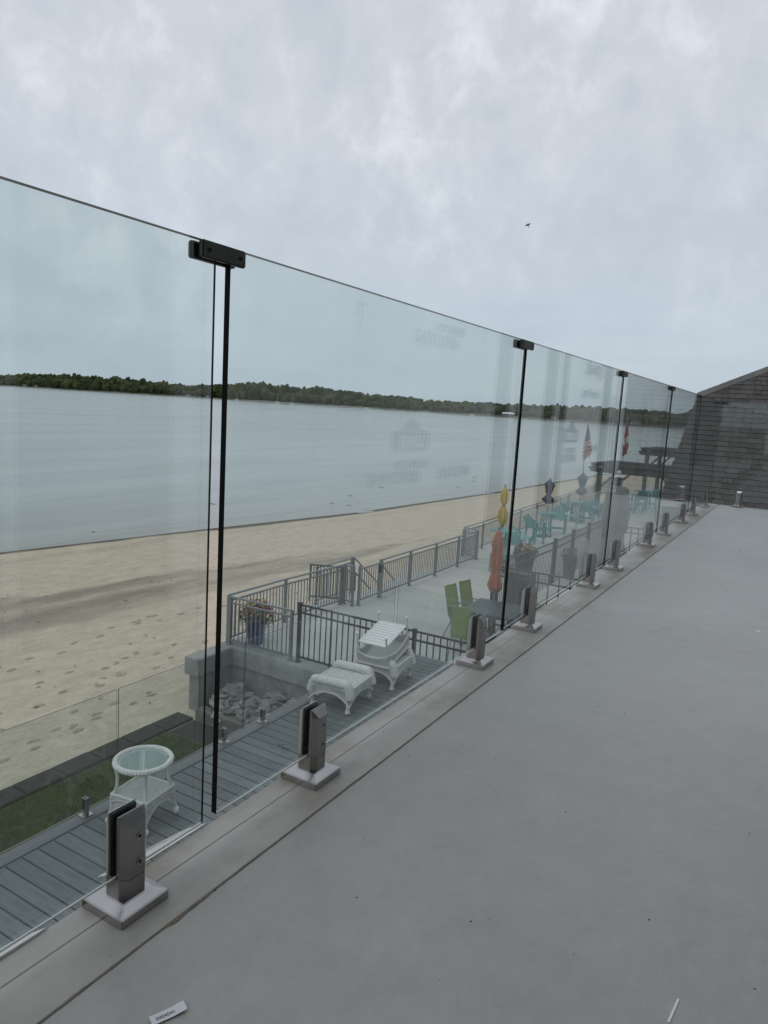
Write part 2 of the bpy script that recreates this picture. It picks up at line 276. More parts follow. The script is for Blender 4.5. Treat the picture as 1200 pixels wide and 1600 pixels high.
# ------------------------------------------------------------------ mesh helpers
class MB:
    def __init__(s): s.v = []; s.f = []; s.m = []
    def add(s, vs, fs, mi=0):
        o = len(s.v); s.v += [tuple(p) for p in vs]; s.f += [tuple(o + i for i in f) for f in fs]; s.m += [mi] * len(fs); return s
    def box(s, a, b, mi=0):
        x0, y0, z0 = a; x1, y1, z1 = b
        return s.add([(x0, y0, z0), (x1, y0, z0), (x1, y1, z0), (x0, y1, z0), (x0, y0, z1), (x1, y0, z1), (x1, y1, z1), (x0, y1, z1)],
                     [(0, 3, 2, 1), (4, 5, 6, 7), (0, 1, 5, 4), (1, 2, 6, 5), (2, 3, 7, 6), (3, 0, 4, 7)], mi)
    def cbox(s, c, d, mi=0):
        return s.box([c[i] - d[i] / 2 for i in range(3)], [c[i] + d[i] / 2 for i in range(3)], mi)
    def bar(s, p, q, w, h, up=(0, 0, 1), mi=0):
        p = Vector(p); q = Vector(q); d = (q - p).normalized(); u = Vector(up)
        if abs(d.dot(u)) > .98: u = Vector((1, 0, 0))
        a = d.cross(u).normalized(); b = a.cross(d).normalized()
        vs = []
        for e in (p, q):
            for i, j in ((-1, -1), (1, -1), (1, 1), (-1, 1)): vs.append(e + a * (w / 2 * i) + b * (h / 2 * j))
        return s.add(vs, [(0, 3, 2, 1), (4, 5, 6, 7), (0, 1, 5, 4), (1, 2, 6, 5), (2, 3, 7, 6), (3, 0, 4, 7)], mi)
    def tube(s, pts, rs, n=8, mi=0, cap=True):
        pts = [Vector(p) for p in pts]
        if not hasattr(rs, '__len__'): rs = [rs] * len(pts)
        vs = []; fs = []
        for i, p in enumerate(pts):
            d = (pts[min(i + 1, len(pts) - 1)] - pts[max(i - 1, 0)]).normalized()
            u = Vector((0, 0, 1)) if abs(d.z) < .9 else Vector((1, 0, 0))
            a = d.cross(u).normalized(); b = a.cross(d)
            for k in range(n):
                t = 2 * math.pi * k / n; vs.append(p + a * math.cos(t) * rs[i] + b * math.sin(t) * rs[i])
        for i in range(len(pts) - 1):
            for k in range(n): fs.append((i * n + k, i * n + (k + 1) % n, (i + 1) * n + (k + 1) % n, (i + 1) * n + k))
        if cap: fs.append(tuple(range(n - 1, -1, -1))); fs.append(tuple((len(pts) - 1) * n + k for k in range(n)))
        return s.add(vs, fs, mi)
    def lathe(s, prof, c=(0, 0, 0), n=20, sx=1, sy=1, mi=0):
        vs = []; fs = []
        for r, z in prof:
            for k in range(n):
                t = 2 * math.pi * k / n; vs.append((c[0] + math.cos(t) * r * sx, c[1] + math.sin(t) * r * sy, c[2] + z))
        for i in range(len(prof) - 1):
            for k in range(n): fs.append((i * n + k, i * n + (k + 1) % n, (i + 1) * n + (k + 1) % n, (i + 1) * n + k))
        fs.append(tuple(range(n - 1, -1, -1))); fs.append(tuple((len(prof) - 1) * n + k for k in range(n)))
        return s.add(vs, fs, mi)
    def torus(s, c, Rr, r, n=40, k=8, sy=1.0, wob=0, mi=0):
        vs = []; fs = []
        for i in range(n):
            t = 2 * math.pi * i / n; rr = r * (1 + (wob if i % 2 else 0))
            for j in range(k):
                a = 2 * math.pi * j / k
                vs.append((c[0] + math.cos(t) * (Rr + rr * math.cos(a)), c[1] + sy * math.sin(t) * (Rr + rr * math.cos(a)), c[2] + rr * math.sin(a)))
        for i in range(n):
            for j in range(k): fs.append((i * k + j, ((i + 1) % n) * k + j, ((i + 1) % n) * k + (j + 1) % k, i * k + (j + 1) % k))
        return s.add(vs, fs, mi)
    def prism(s, poly, z0, z1, mi=0):
        n = len(poly); vs = [(x, y, z0) for x, y in poly] + [(x, y, z1) for x, y in poly]
        fs = [tuple(range(n - 1, -1, -1)), tuple(range(n, 2 * n))] + [(i, (i + 1) % n, n + (i + 1) % n, n + i) for i in range(n)]
        return s.add(vs, fs, mi)
    def mesh(s, name, mats, smooth=False, bevel=0, fix=True):
        me = bpy.data.meshes.new(name); me.from_pydata(s.v, [], s.f)
        for q in (mats if isinstance(mats, (list, tuple)) else [mats]): me.materials.append(q)
        for p, i in zip(me.polygons, s.m): p.material_index = i
        if fix or bevel:
            b = bmesh.new(); b.from_mesh(me); bmesh.ops.recalc_face_normals(b, faces=b.faces)
            if bevel: bmesh.ops.bevel(b, geom=[e for e in b.edges if len(e.link_faces) == 2 and e.calc_face_angle(0) > .3], offset=bevel, segments=2, affect='EDGES', clamp_overlap=True)
            b.to_mesh(me); b.free()
        if smooth:
            for p in me.polygons: p.use_smooth = True
            try: me.set_sharp_from_angle(angle=R(38))
            except Exception: pass
        return me

def tag(o, label=None, cat=None, group=None, kind=None):
    if label: o['label'] = label
    if cat: o['category'] = cat
    if group: o['group'] = group
    if kind: o['kind'] = kind
    return o
def empty(name, loc, rz=0, label=None, cat=None, group=None, kind=None):
    o = bpy.data.objects.new(name, None); COL.objects.link(o); o.location = loc; o.rotation_euler = (0, 0, rz); o.empty_display_size = .1
    return tag(o, label, cat, group, kind)
def part(name, me, mats=None, parent=None, loc=None, rot=None, smooth=False, bevel=0, scale=None):
    if isinstance(me, MB): me = me.mesh(name, mats, smooth, bevel)
    o = bpy.data.objects.new(name, me); COL.objects.link(o)
    if parent is not None: o.parent = parent
    if loc is not None: o.location = loc
    if rot is not None: o.rotation_euler = rot
    if scale is not None: o.scale = scale
    return o
def dup(root, loc=None, rz=None, label=None, parent=None):
    c = root.copy(); COL.objects.link(c)
    if parent is not None: c.parent = parent
    if loc is not None: c.location = loc
    if rz is not None: c.rotation_euler = (c.rotation_euler.x, c.rotation_euler.y, rz)
    if label: c['label'] = label
    for ch in list(root.children): dup(ch, parent=c)
    return c
def np_mesh(name, V, T, mats):
    me = bpy.data.meshes.new(name); V = np.asarray(V, np.float32); T = np.asarray(T, np.int32); k = T.shape[1]
    me.vertices.add(len(V)); me.vertices.foreach_set('co', V.ravel())
    me.loops.add(T.size); me.loops.foreach_set('vertex_index', T.ravel())
    me.polygons.add(len(T)); me.polygons.foreach_set('loop_start', np.arange(0, T.size, k, dtype=np.int32))
    me.update(calc_edges=True); me.validate()
    for q in (mats if isinstance(mats, (list, tuple)) else [mats]): me.materials.append(q)
    return me

PZ, DZ, GZ, WZ = -3.70, -2.87, -4.65, -5.20      # patio, lower deck, lawn, lake levels

# ================================================================== SETTING
def shore_x(y):
    pts = [(-60, -31), (-20, -27), (5, -25.3), (15, -24.7), (24, -23.3), (34, -21.6), (52, -20.4), (82, -19.3), (130, -21), (6500, -22.5)]
    return float(np.interp(y, [p[0] for p in pts], [p[1] for p in pts]))
# beach: one grid from under the buildings to below the water line
ys = np.concatenate([np.arange(-60, 0, 3.), np.arange(0, 30, .3), np.arange(30, 80, 1.), np.arange(80, 131, 3.)])
ts = np.concatenate([np.linspace(-1.2, 0, 12), np.linspace(.02, 1, 80), [1.5, 2.5, 6, 20, 60]])
V = []; damp = []; wet = []
for y in ys:
    sx = shore_x(y)
    for t in ts:
        # t=0 at the waterline, t=1 at the lawn edge
        x = sx + (-8.9 - sx) * t if t <= 1 else -8.9 + (t - 1) * 5.0
        if t < 0: z = WZ + t * 1.6
        elif t <= 1: z = WZ + (.11 * min(1, t / .25) + .44 * max(0, (t - .12) / .88) ** 1.1)
        else: z = GZ - .02
        if 0 < t < 1:
            z += .022 * mnoise.noise(Vector((x * 1.1, y * .5, 3))) + .012 * mnoise.noise(Vector((x * 3, y * 2, 9)))
        z = min(z, GZ - .02) if t > .8 else z
        if y > 100: z -= (y - 100) * .045
        V.append((x, y, z))
        w = .05 * mnoise.noise(Vector((x * .25, y * .09, 1))) + .035 * mnoise.noise(Vector((x * 1.3, y * .25, 5))) + .02 * mnoise.noise(Vector((x * 4, y * 1.1, 7)))
        tt = t + w; lo = .35 + .012 * max(0, y - 8); hi = .64
        def sst(q): q = max(0, min(1, q)); return q * q * (3 - 2 * q)
        st = .5 + .5 * math.sin(x * 4.2 + 3 * mnoise.noise(Vector((x * .3, y * .12, 2))))
        d = sst((tt - lo) / .03) * sst((hi - tt) / .05) * (.66 + .34 * st) * (1 - .55 * sst(1 - abs(tt - (lo + hi) / 2 + .02) / .035))
        d = max(d, .22 * max(0, 1 - abs(tt - .12) / .05))
        damp.append(min(1, d) if t <= 1 else 0.0)
        wet.append(max(0, min(1, (.030 - t + .012 * mnoise.noise(Vector((y * .5, 0, 0)))) / .012)) if y < 24 else max(0, min(1, (.055 - t) / .02)))
nT = len(ts); Q = [(i * nT + j, i * nT + j + 1, (i + 1) * nT + j + 1, (i + 1) * nT + j) for i in range(len(ys) - 1) for j in range(nT - 1)]
me = np_mesh('beach_sand', V, Q, SAND)
for nm, arr in (('damp', damp), ('wet', wet)):
    a = me.attributes.new(nm, 'FLOAT', 'POINT'); a.data.foreach_set('value', np.array(arr, np.float32))
me.polygons.foreach_set('use_smooth', np.ones(len(me.polygons), bool))
tag(part('beach_sand', me), kind='structure')
# far side ground under everything, large enough to reach the horizon on the land side
g = MB().box((-8.0, -3000, GZ - 1.2), (6000, 112, GZ - .06)); tag(part('inland_ground', g, GRASSB), kind='structure')
# footprints: small shallow scoops pressed in trails
fp = MB()
def footprint(x, y, a, s=1):
    sx = shore_x(y); t = (x - sx) / (-8.9 - sx)
    z = WZ + (.11 * min(1, t / .25) + .44 * max(0, (t - .12) / .88) ** 1.1) + .022 * mnoise.noise(Vector((x * 1.1, y * .5, 3))) + .016
    n = 10; ring = []
    for r_, h in ((1.3, -.012), (1.0, .006), (.7, -.006), (.35, -.008)):
        for k in range(n):
            q = 2 * math.pi * k / n; ir = 1 + .45 * mnoise.noise(Vector((q * 1.3, x * 5, y * 5))); px, py = math.cos(q) * .085 * r_ * s * ir, math.sin(q) * .030 * r_ * s * ir
            ring.append((x + px * math.cos(a) - py * math.sin(a), y + px * math.sin(a) + py * math.cos(a), z + h))
    fs = [(i * n + k, i * n + (k + 1) % n, (i + 1) * n + (k + 1) % n, (i + 1) * n + k) for i in range(3) for k in range(n)] + [tuple(3 * n + k for k in range(n))]
    fp.add(ring, fs)
rr = random.Random(3)
for (x0, y0, a, n_) in ((-9.6, 3.5, 1.75, 9), (-11.4, 5.0, 1.42, 17), (-12.2, 8.2, 1.25, 15), (-10.0, 7.2, 2.1, 9), (-10.3, 10.5, 1.5, 22), (-13.2, 7.0, 1.6, 10), (-9.7, 5.2, 1.6, 7), (-14.0, 12, 1.3, 12), (-11.6, 13, 1.2, 16)):
    x, y = x0, y0
    for k in range(n_):
        sd = 1 if k % 2 else -1
        footprint(x + sd * .12 * math.cos(a + 1.57), y + sd * .12 * math.sin(a + 1.57), a + rr.uniform(-.25, .25), rr.uniform(.8, 1.15))
        x += math.cos(a) * .62; y += math.sin(a) * .62; a += rr.uniform(-.12, .12)
for k in range(30): footprint(rr.uniform(-14.0, -9.4), rr.uniform(3, 22), rr.uniform(0, 3), rr.uniform(.25, .7))
FPM = mat('dent_shaded_sand', (.47, .405, .315), rough=.95, n=(30, .2), bump=(20, .6, .02), spec=.2)  # darker than the beach: shade of the dents put into the colour
tag(part('footprints', fp, FPM, smooth=True), kind='stuff')

deb = MB(); rr5 = random.Random(8)
for k in range(240):
    y = rr5.uniform(2, 34); sx = shore_x(y); t_ = rr5.choice((rr5.gauss(.50, .012), rr5.gauss(.42, .05), rr5.uniform(.05, .97), rr5.gauss(.03, .006))); x = sx + (-8.9 - sx) * t_
    if not (0.02 < t_ < .98): continue
    z = WZ + (.11 * min(1, t_ / .25) + .44 * max(0, (t_ - .12) / .88) ** 1.1) + .022 * mnoise.noise(Vector((x * 1.1, y * .5, 3))) + .010
    a = rr5.uniform(0, 3.1); L_ = rr5.uniform(.015, .06); w_ = L_ * .3
    c, q = math.cos(a), math.sin(a)
    deb.add([(x - c * L_, y - q * L_, z), (x + q * w_, y - c * w_, z + .012), (x + c * L_, y + q * L_, z), (x - q * w_, y + c * w_, z + .012)], [(0, 1, 2), (0, 2, 3)])
tag(part('beach_debris', deb, mat('dry_weed', (.13, .10, .07), rough=.9)), kind='stuff')

# lake
V = []; sh = []; wy = np.concatenate([[-6000, -1500, -400, -60], np.arange(-30, 130, 4.), [160, 220, 320, 420, 700, 1500, 6500]])
wt = np.array([-1.2, .6, 0, -0.4, -1, -2, -4, -7, -12, -25, -60, -150, -400, -1500, -7000])[1:]
for y in wy:
    sx = shore_x(y)
    for d in wt:
        V.append((sx + (d if y < 100 else min(d, 0)), y, WZ)); sh.append(max(0., min(1., 1 + d / 9.)))
nW = len(wt); Q = [(i * nW + j, (i + 1) * nW + j, (i + 1) * nW + j + 1, i * nW + j + 1) for i in range(len(wy) - 1) for j in range(nW - 1)]
me = np_mesh('lake_water', V, Q, WATER); a = me.attributes.new('shallow', 'FLOAT', 'POINT'); a.data.foreach_set('value', np.array(sh, np.float32))
tag(part('lake_water', me), kind='structure')
# extra water sheet east of the curved shore far up the lake
tag(part('lake_water', np_mesh('lake_water', [(-23, 100, WZ - .004), (900, 100, WZ - .004), (1400, 6500, WZ - .004), (-23, 6500, WZ - .004)], [(0, 1, 2, 3)], WATER)), kind='structure')
# tiny shore ripples
rp_ = MB()
for k, (y0, y1, off, h) in enumerate([(4, 60, .35, .022), (20, 90, 1.9, .025), (36, 96, 3.2, .03), (40, 90, 4.6, .03), (30, 75, 6.2, .03)]):
    n_ = int((y1 - y0) / .7)
    for i in range(n_):
        if mnoise.noise(Vector((i * .045, k * 7, 0))) < .0: continue
        ya_, yb = y0 + i * .7, y0 + (i + 1) * .7
        def xx(y): return shore_x(y) - off - .35 * mnoise.noise(Vector((y * .2, k * 3.1, 0)))
        w_ = .13 + off * .03
        rp_.add([(xx(ya_) - w_, ya_, WZ + .001), (xx(ya_), ya_, WZ + h), (xx(ya_) + w_, ya_, WZ + .001), (xx(yb) - w_, yb, WZ + .001), (xx(yb), yb, WZ + h), (xx(yb) + w_, yb, WZ + .001)],
                [(0, 1, 4, 3), (1, 2, 5, 4)])
tag(part('shore_ripples', rp_, WATER, smooth=True), kind='stuff')

# far shore: bank and woods
def far_d(r):   # r = x/y ratio of the direction; distance of the shore along y
    return float(np.interp(-r, [.0, .13, .2, .38, .59, .86, 1.19, 1.62, 2.2, 4], [700, 760, 800, 900, 980, 980, 930, 900, 800, 600]))
rs_ = np.concatenate([np.linspace(0.45, .05, 12), np.linspace(0, -1.75, 150), np.linspace(-1.8, -4, 20)])
V = []; 
for r_ in rs_:
    D = far_d(min(r_, 0) if r_ <= 0 else 0); jag = 14 * mnoise.noise(Vector((r_ * 14, 0, 0)))
    for k, (dd, z) in enumerate(((0, WZ - .5), (3, WZ + 1.1), (9, WZ + 1.6), (60, WZ + 5), (220, WZ + 9), (1500, WZ + 8))):
        Y = D + jag + dd; V.append((r_ * Y, Y, z))
Q = [(i * 6 + j, i * 6 + j + 1, (i + 1) * 6 + j + 1, (i + 1) * 6 + j) for i in range(len(rs_) - 1) for j in range(5)]
BANK = mat('far_bank_grass', (.075, .078, .042), rough=.9, n=(.05, .5), n2=(.02, .45, .6), col2=(.20, .18, .15))
tag(part('far_shore', np_mesh('far_shore', V, Q, BANK)), kind='structure')
bm = bmesh.new(); bmesh.ops.create_icosphere(bm, subdivisions=2, radius=1); bm.verts.ensure_lookup_table()
icoV = np.array([v.co[:] for v in bm.verts]); icoF = np.array([[v.index for v in f.verts] for f in bm.faces]); bm.free()
VV = []; FF = []; off = 0; rr = np.random.RandomState(5)
def clump(c, s):
    global off
    d = 1 + .30 * (rr.rand(len(icoV), 1) - .5); VV.append(icoV * d * np.array(s) + np.array(c)); FF.append(icoF + off); off += len(icoV)
TREE_R = [.3, 0, -.14, -.15, -.20, -.34, -.42, -.50, -.57, -.64, -.70, -.78, -.85, -.93, -1.02, -1.12, -1.3, -1.5, -1.62, -1.8]
TREE_H = [26, 26, 30, 22, 25, 22, 19, 18, 21, 22, 28, 26, 29, 24, 17, 22, 24, 22, 14, 14]
for r_ in np.linspace(.30, -1.72, 620):
    D = far_d(min(r_, 0))
    for row in range(3):
        q = r_ + (rr.rand() - .5) * .006; Y = D + 12 + row * 34 + rr.rand() * 24 + 14 * mnoise.noise(Vector((q * 14, 0, 0)))
        px_ = np.interp(-q, [-v for v in TREE_R], TREE_H); Hm = px_ * Y * (.855 + .497 * abs(q)) / 1133
        gap = mnoise.noise(Vector((q * 17, 17, 0))); wob = 1 + .24 * mnoise.noise(Vector((q * 30, 8, row * 5)))
        h = Hm * (.93, .97, .90)[row] * wob * (.80 + .2 * rr.rand()) * ((.62 if gap > 0 else .85) if row == 0 else 1)
        w_ = (4.2 + 3.0 * rr.rand()) * (D / 950); zb = WZ + 1 + row * 1.2
        for k in range(5):
            a = rr.rand() * 6.28; zz = zb + h * (.45 + .38 * rr.rand())
            clump((q * Y + math.cos(a) * w_ * .6, Y + math.sin(a) * w_ * .5, zz), (w_ * (.45 + .35 * rr.rand()), w_ * .6, h * (.15 + .10 * rr.rand())))
        clump((q * Y, Y, zb + h * .42), (w_ * .95, w_ * .8, h * .45))
tag(part('far_woods', np_mesh('far_woods', np.concatenate(VV), np.concatenate(FF), WOODS)), kind='stuff')

# lawn
tag(part('lawn', MB().box((-8.5, -8, GZ - .3), (-5.15, 8.05, GZ)), GRASSB), kind='structure')
n = 52000; px = rr.uniform(-8.5, -5.18, n); py = rr.uniform(2.0, 8.0, n); h = rr.uniform(.018, .045, n); a = rr.uniform(0, 6.28, n); w_ = .006
lean = rr.uniform(-.02, .02, (n, 2))
V = np.zeros((n, 3, 3)); V[:, 0] = np.c_[px - w_ * np.cos(a), py - w_ * np.sin(a), np.full(n, GZ)]; V[:, 1] = np.c_[px + w_ * np.cos(a), py + w_ * np.sin(a), np.full(n, GZ)]
V[:, 2] = np.c_[px + lean[:, 0], py + lean[:, 1], GZ + h]
tag(part('lawn_grass', np_mesh('lawn_grass', V.reshape(-1, 3), np.arange(3 * n).reshape(-1, 3), GRASS)), kind='stuff')
tag(part('mulch_bed', MB().box((-8.5, 8.05, GZ - .3), (-5.15, 8.62, GZ - .01)), SOIL), kind='structure')
# concrete edging between lawn and beach, in blocks
ed = empty('lawn_edging', (-8.7, 4, GZ), label='dark concrete block edging between the lawn and the sand', cat='edging')
y = -3.0
bl = MB().box((-.20, 0, -.2), (.17, .60, .030)).mesh('edging_block', mat('dark_edging_concrete', (.060, .056, .048), rough=.95, n=(12, .4), bump=(30, .8, .012), spec=.1), bevel=.008)
while y < 8.6:
    part('edging_block', bl, parent=ed, loc=(random.uniform(-.008, .008), y - 4, random.uniform(-.006, .006)), rot=(0, 0, random.uniform(-.01, .01))); y += .612

# ---------------------------------------------------------------- patio
pat = empty('patio', (-5, 9.7, PZ), kind='structure')
def gx(y): return -9.02 if y < 20.5 else -9.55
ycuts = [10.06, 12.62, 15.6, 18.6, 21.6, 24.6, 27.6, 30.6, 33.6, 36.6, 39.6, 42.6, 46, 50, 55, 60, 68]
for i in range(len(ycuts) - 1):
    y0, y1 = ycuts[i] + .006, ycuts[i + 1] - .006
    for x0, x1 in ((gx(y0 + .5), -5.0), (-4.988, 3.0)):
        part('slab', MB().box((x0 + 5, y0 - 9.7, -.14), (x1 + 5, y1 - 9.7, 0)), CONC, pat)
part('slab_bed', MB().box((-4.0, .4, -1.2), (8, 58, -.142)), CONCW, pat)
# retaining wall (coping + lower wall), L-shaped round the rock pit
rw = empty('retaining_wall', (-8.8, 9.8, PZ), label='pale concrete retaining wall with thick coping around the rock pit', cat='wall')
part('coping', MB().prism([(-.20, -.96), (.14, -.96), (.14, -.11), (5.6, -.23), (5.6, .245), (-.20, .245)], -.32, 0), CONCW, rw, bevel=.012)
part('lower_wall', MB().prism([(-.13, -.90), (.09, -.90), (.09, -.05), (5.6, -.17), (5.6, .22), (-.13, .22)], -1.25, -.322), CONCW, rw)
# rocks in the pit and the low ledge
tag(part('stone_ledge', MB().box((-8.52, 8.64, GZ - .1), (-5.1, 8.86, GZ + .17)), CONCD, bevel=.01), label='low dark stained ledge in front of the grey rocks', cat='ledge')
tag(part('pit_soil', MB().box((-8.7, 8.861, GZ - .3), (-5.0, 9.75, GZ + .04)), SOIL), kind='structure')
rock_meshes = []
for k in range(6):
    b_ = bmesh.new(); bmesh.ops.create_icosphere(b_, subdivisions=2, radius=1)
    for v in b_.verts:
        c_ = v.co.copy(); v.co = c_ * (1 + .75 * mnoise.noise(c_ * 1.3 + Vector((k * 9, 0, 0))))
        v.co += Vector((mnoise.noise(c_ * 3 + Vector((k, 5, 0))), mnoise.noise(c_ * 3 + Vector((k, 0, 5))), mnoise.noise(c_ * 2 + Vector((k, 8, 5))))) * .30
    me = bpy.data.meshes.new('rock'); b_.to_mesh(me); b_.free(); me.materials.append(ROCK)
    rock_meshes.append(me)
rk = empty('rock_bed', (-7, 9.2, GZ), label='loose grey riprap rocks piled in the pit below the retaining wall', cat='rocks')
rr2 = random.Random(11)
for k in range(190):
    x = rr2.uniform(-8.45, -5.1); y = rr2.uniform(8.78, 9.55); s = rr2.uniform(.05, .15) * (1.2 if k < 40 else .85)
    z = GZ + .13 + (y - 8.8) * .24 + (.08 if k > 70 else 0) + rr2.uniform(-.03, .04)
    part('rock', rock_meshes[k % 6], parent=rk, loc=(x + 7, y - 9.2, z - GZ), rot=(rr2.uniform(-.4, .4), rr2.uniform(-.4, .4), rr2.uniform(0, 6)), scale=(s * 1.25, s * .95, s * .55))

# ---------------------------------------------------------------- lower deck
dk = empty('lower_deck', (-5, 2, DZ), kind='structure')
bme = MB().box((0, 0, -.025), (4.35, .1325, 0)).mesh('deck_board', BOARD, bevel=.003)
y = 2.072 - .141 * 8
while y < 9.30:
    part('deck_board', bme, parent=dk, loc=(.018, y - 2, random.uniform(-.0008, .0008))); y += .141
part('border_board', MB().box((-.137, -1.3, -.025), (-.004, 7.36, .001)), BOARDY, dk, bevel=.003)
part('border_board', MB().box((-.004 + .008, -1.3, -.026), (.014, 7.36, -.004)), BOARDY, dk)
part('border_board', MB().box((.0, 7.365, -.025), (4.4, 7.46, .0)), BOARD, dk, bevel=.003)
part('fascia', MB().box((-.155, -1.3, -.34), (-.139, 7.46, -.003)), BOARDY, dk)
part('fascia', MB().box((-.137, 7.463, -.34), (4.4, 7.48, -.003)), BOARDY, dk)
part('underdeck_shade_fill', MB().box((-.10, -1.3, -1.9), (4.4, 7.40, -.03)), UNDER, dk)  # solid black block that paints the dark seen between the boards

# glass rail on the lower deck
SP2 = None
def low_spigot(loc, rz, label, group='short steel spigots of the lower deck glass rail'):
    global SP2
    if SP2 is None:
        t = empty('deck_spigot', loc, rz, label, 'spigot', group)
        part('base_plate', MB().box((-.05, -.05, 0), (.05, .05, .012)), STEEL_L, t, bevel=.003)
        b_ = MB().prism([(-.022, -.016), (-.014, -.024), (.014, -.024), (.022, -.016), (.022, .016), (.014, .024), (-.014, .024), (-.022, .016)], .012, .06)
        b_.box((-.022, -.024, .06), (-.007, .024, .165)); b_.box((.007, -.024, .06), (.022, .024, .165))
        part('body', b_, STEEL_L, t, bevel=.0015); SP2 = t; return t
    return dup(SP2, loc, rz, label)
GX2 = -5.087
lp = [(2.55, 4.185), (4.205, 5.885), (5.905, 7.545), (7.560, 9.235)]
LOWNAMES = ['lower deck glass pane nearest the camera beside the lawn', 'lower deck glass pane behind the round wicker table', 'lower deck glass pane in front of the rock pit', 'lower deck glass pane behind the wicker ottomans']
def pane(name, y0, y1, x, z0, z1, th, label, cat, group, along='y', mats=None):
    """one glass sheet: faces and ground edges are glass; thin bright or dark arris strips paint in the light the cut edge would reflect"""
    mats = mats or [GLASS, GLASS_EDGE, GLASS_TOP, GLASS_GLINT]
    b_ = MB(); L = (y1 - y0) / 2; H = z1 - z0; h = th / 2
    v = [(-h, -L, 0), (h, -L, 0), (h, L, 0), (-h, L, 0)]; v = v + [(a, b2, H) for a, b2, _ in v]
    b_.v = list(v); b_.f = [(0, 3, 2, 1), (4, 5, 6, 7), (0, 1, 5, 4), (1, 2, 6, 5), (2, 3, 7, 6), (3, 0, 4, 7)]; b_.m = [0, 2, 1, 0, 0, 0]
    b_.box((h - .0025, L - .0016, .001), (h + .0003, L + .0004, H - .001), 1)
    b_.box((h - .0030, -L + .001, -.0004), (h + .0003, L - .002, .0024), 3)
    if along == 'x': b_.v = [(b2, a, c) for a, b2, c in b_.v]
    me = b_.mesh(name, mats)
    loc = (x, (y0 + y1) / 2, z0) if along == 'y' else ((y0 + y1) / 2, x, z0)
    return tag(part(name, me, loc=loc), label, cat, group)
LG = glass_mat('lower_rail_glass', tint=(.93, .96, .955))
LEDGE = mat('lower_glass_edge', (.012, .022, .020), rough=.2)
lowm = [LG, LEDGE, LEDGE, GLASS_GLINT]
for (a, b2), lb in zip(lp, LOWNAMES):
    pane('glass_pane', a, b2, GX2, DZ + .06, -1.81, .010, lb, 'glass pane', 'glass panes round the lower deck', mats=lowm)
pane('glass_pane', -5.075, -3.55, 9.30, DZ + .06, -1.81, .010, 'lower deck glass pane crossing the deck end near the black fence post', 'glass pane', 'glass panes round the lower deck', along='x', mats=lowm)
pane('glass_pane', -3.53, -1.98, 9.30, DZ + .06, -1.81, .010, 'lower deck glass pane at the deck end nearest the house', 'glass pane', 'glass panes round the lower deck', along='x', mats=lowm)
for y, lb in ((3.86, 'short steel spigot at the lawn edge left of the round wicker table'), (5.60, 'short steel spigot beside the black vertical glass edge near the mulch'), (6.24, 'short steel spigot below the rock pit'),
              (2.9, 'short steel spigot at the deck edge, left of the frame'), (4.52, 'short steel spigot hidden behind the round wicker table'), (7.25, 'short steel spigot behind the first wicker ottoman'), (7.9, 'short steel spigot behind the stacked wicker pieces'), (8.9, 'short steel spigot at the far corner of the lower deck rail')):
    low_spigot((GX2, y, DZ), 0, lb)
low_spigot((-4.93, 9.30, DZ), R(90), 'short steel spigot standing beside the black fence post at the deck end')
low_spigot((-3.8, 9.30, DZ), R(90), 'short steel spigot at the deck end under the roof edge')

# ================================================================== ROOF DECK
rd = empty('roof_deck', (0, 0, 0), kind='structure')
part('membrane', MB().box((-.787, -3, -.10), (.25, 8.32, .004)), DECK, rd)
part('edge_strip', MB().box((-.942, -3, -.10), (-.787, 8.49, 0)), EDGEB, rd, bevel=.006)
part('edge_strip', MB().box((-.786, 8.345, -.10), (.25, 8.49, 0)), EDGEB, rd, bevel=.006)
part('fascia', MB().box((-.930, -3, -.42), (-.914, 8.475, -.101)), FLASH, rd)
part('fascia', MB().box((-.913, 8.46, -.42), (.25, 8.476, -.101)), FLASH, rd)
# brown joint line: irregular bead on the lap between sheet and edge strip
j = MB(); n_ = 900; pr = None
DK = MB(); dp = None
for i in range(n_ + 1):
    y = -.2 + (8.52) * i / n_
    w0 = .0046 + .0026 * mnoise.noise(Vector((y * 9, 0, 0))) + .0010 * mnoise.noise(Vector((y * 60, 0, 0)))
    nn = mnoise.noise(Vector((y * 7, 4, 0))) + .6 * mnoise.noise(Vector((y * 31, 6, 0)))
    w1 = max(.0018, .0022 + .0012 * mnoise.noise(Vector((y * 40, 2, 0))) + (.010 * max(0, nn - .22) if .3 < y < 2.2 else .006 * max(0, nn - .3)))
    cur = [(-.7872 - max(.001, w0), y, .0012), (-.7870, y, .0052), (-.7870 + w1, y, .0055)]
    if pr is not None: j.add(pr + cur, [(0, 1, 4, 3), (1, 2, 5, 4)])
    pr = cur; dc = [(-.7872 - max(.001, w0) - .0012, y, .0010), (-.7872 - max(.001, w0) + .0006, y, .0030)]
    if dp is not None: DK.add(dp + dc, [(0, 1, 3, 2)])
    dp = dc
part('sealant_line', j, BROWN, rd); part('joint_dark_line', DK, mat('dark_joint', (.035, .03, .026), rough=.9), rd)  # dark line drawn along the outer edge of the brown bead
jj = MB()
for i in range(200):
    x = -.74 + i * .0049; jj.add([(x, 8.321 - .003, .0052), (x + .0049, 8.321 - .003, .0052), (x + .0049, 8.324, .0012), (x, 8.324, .0012)], [(0, 1, 2, 3)])
part('sealant_line', jj, BROWN, rd)
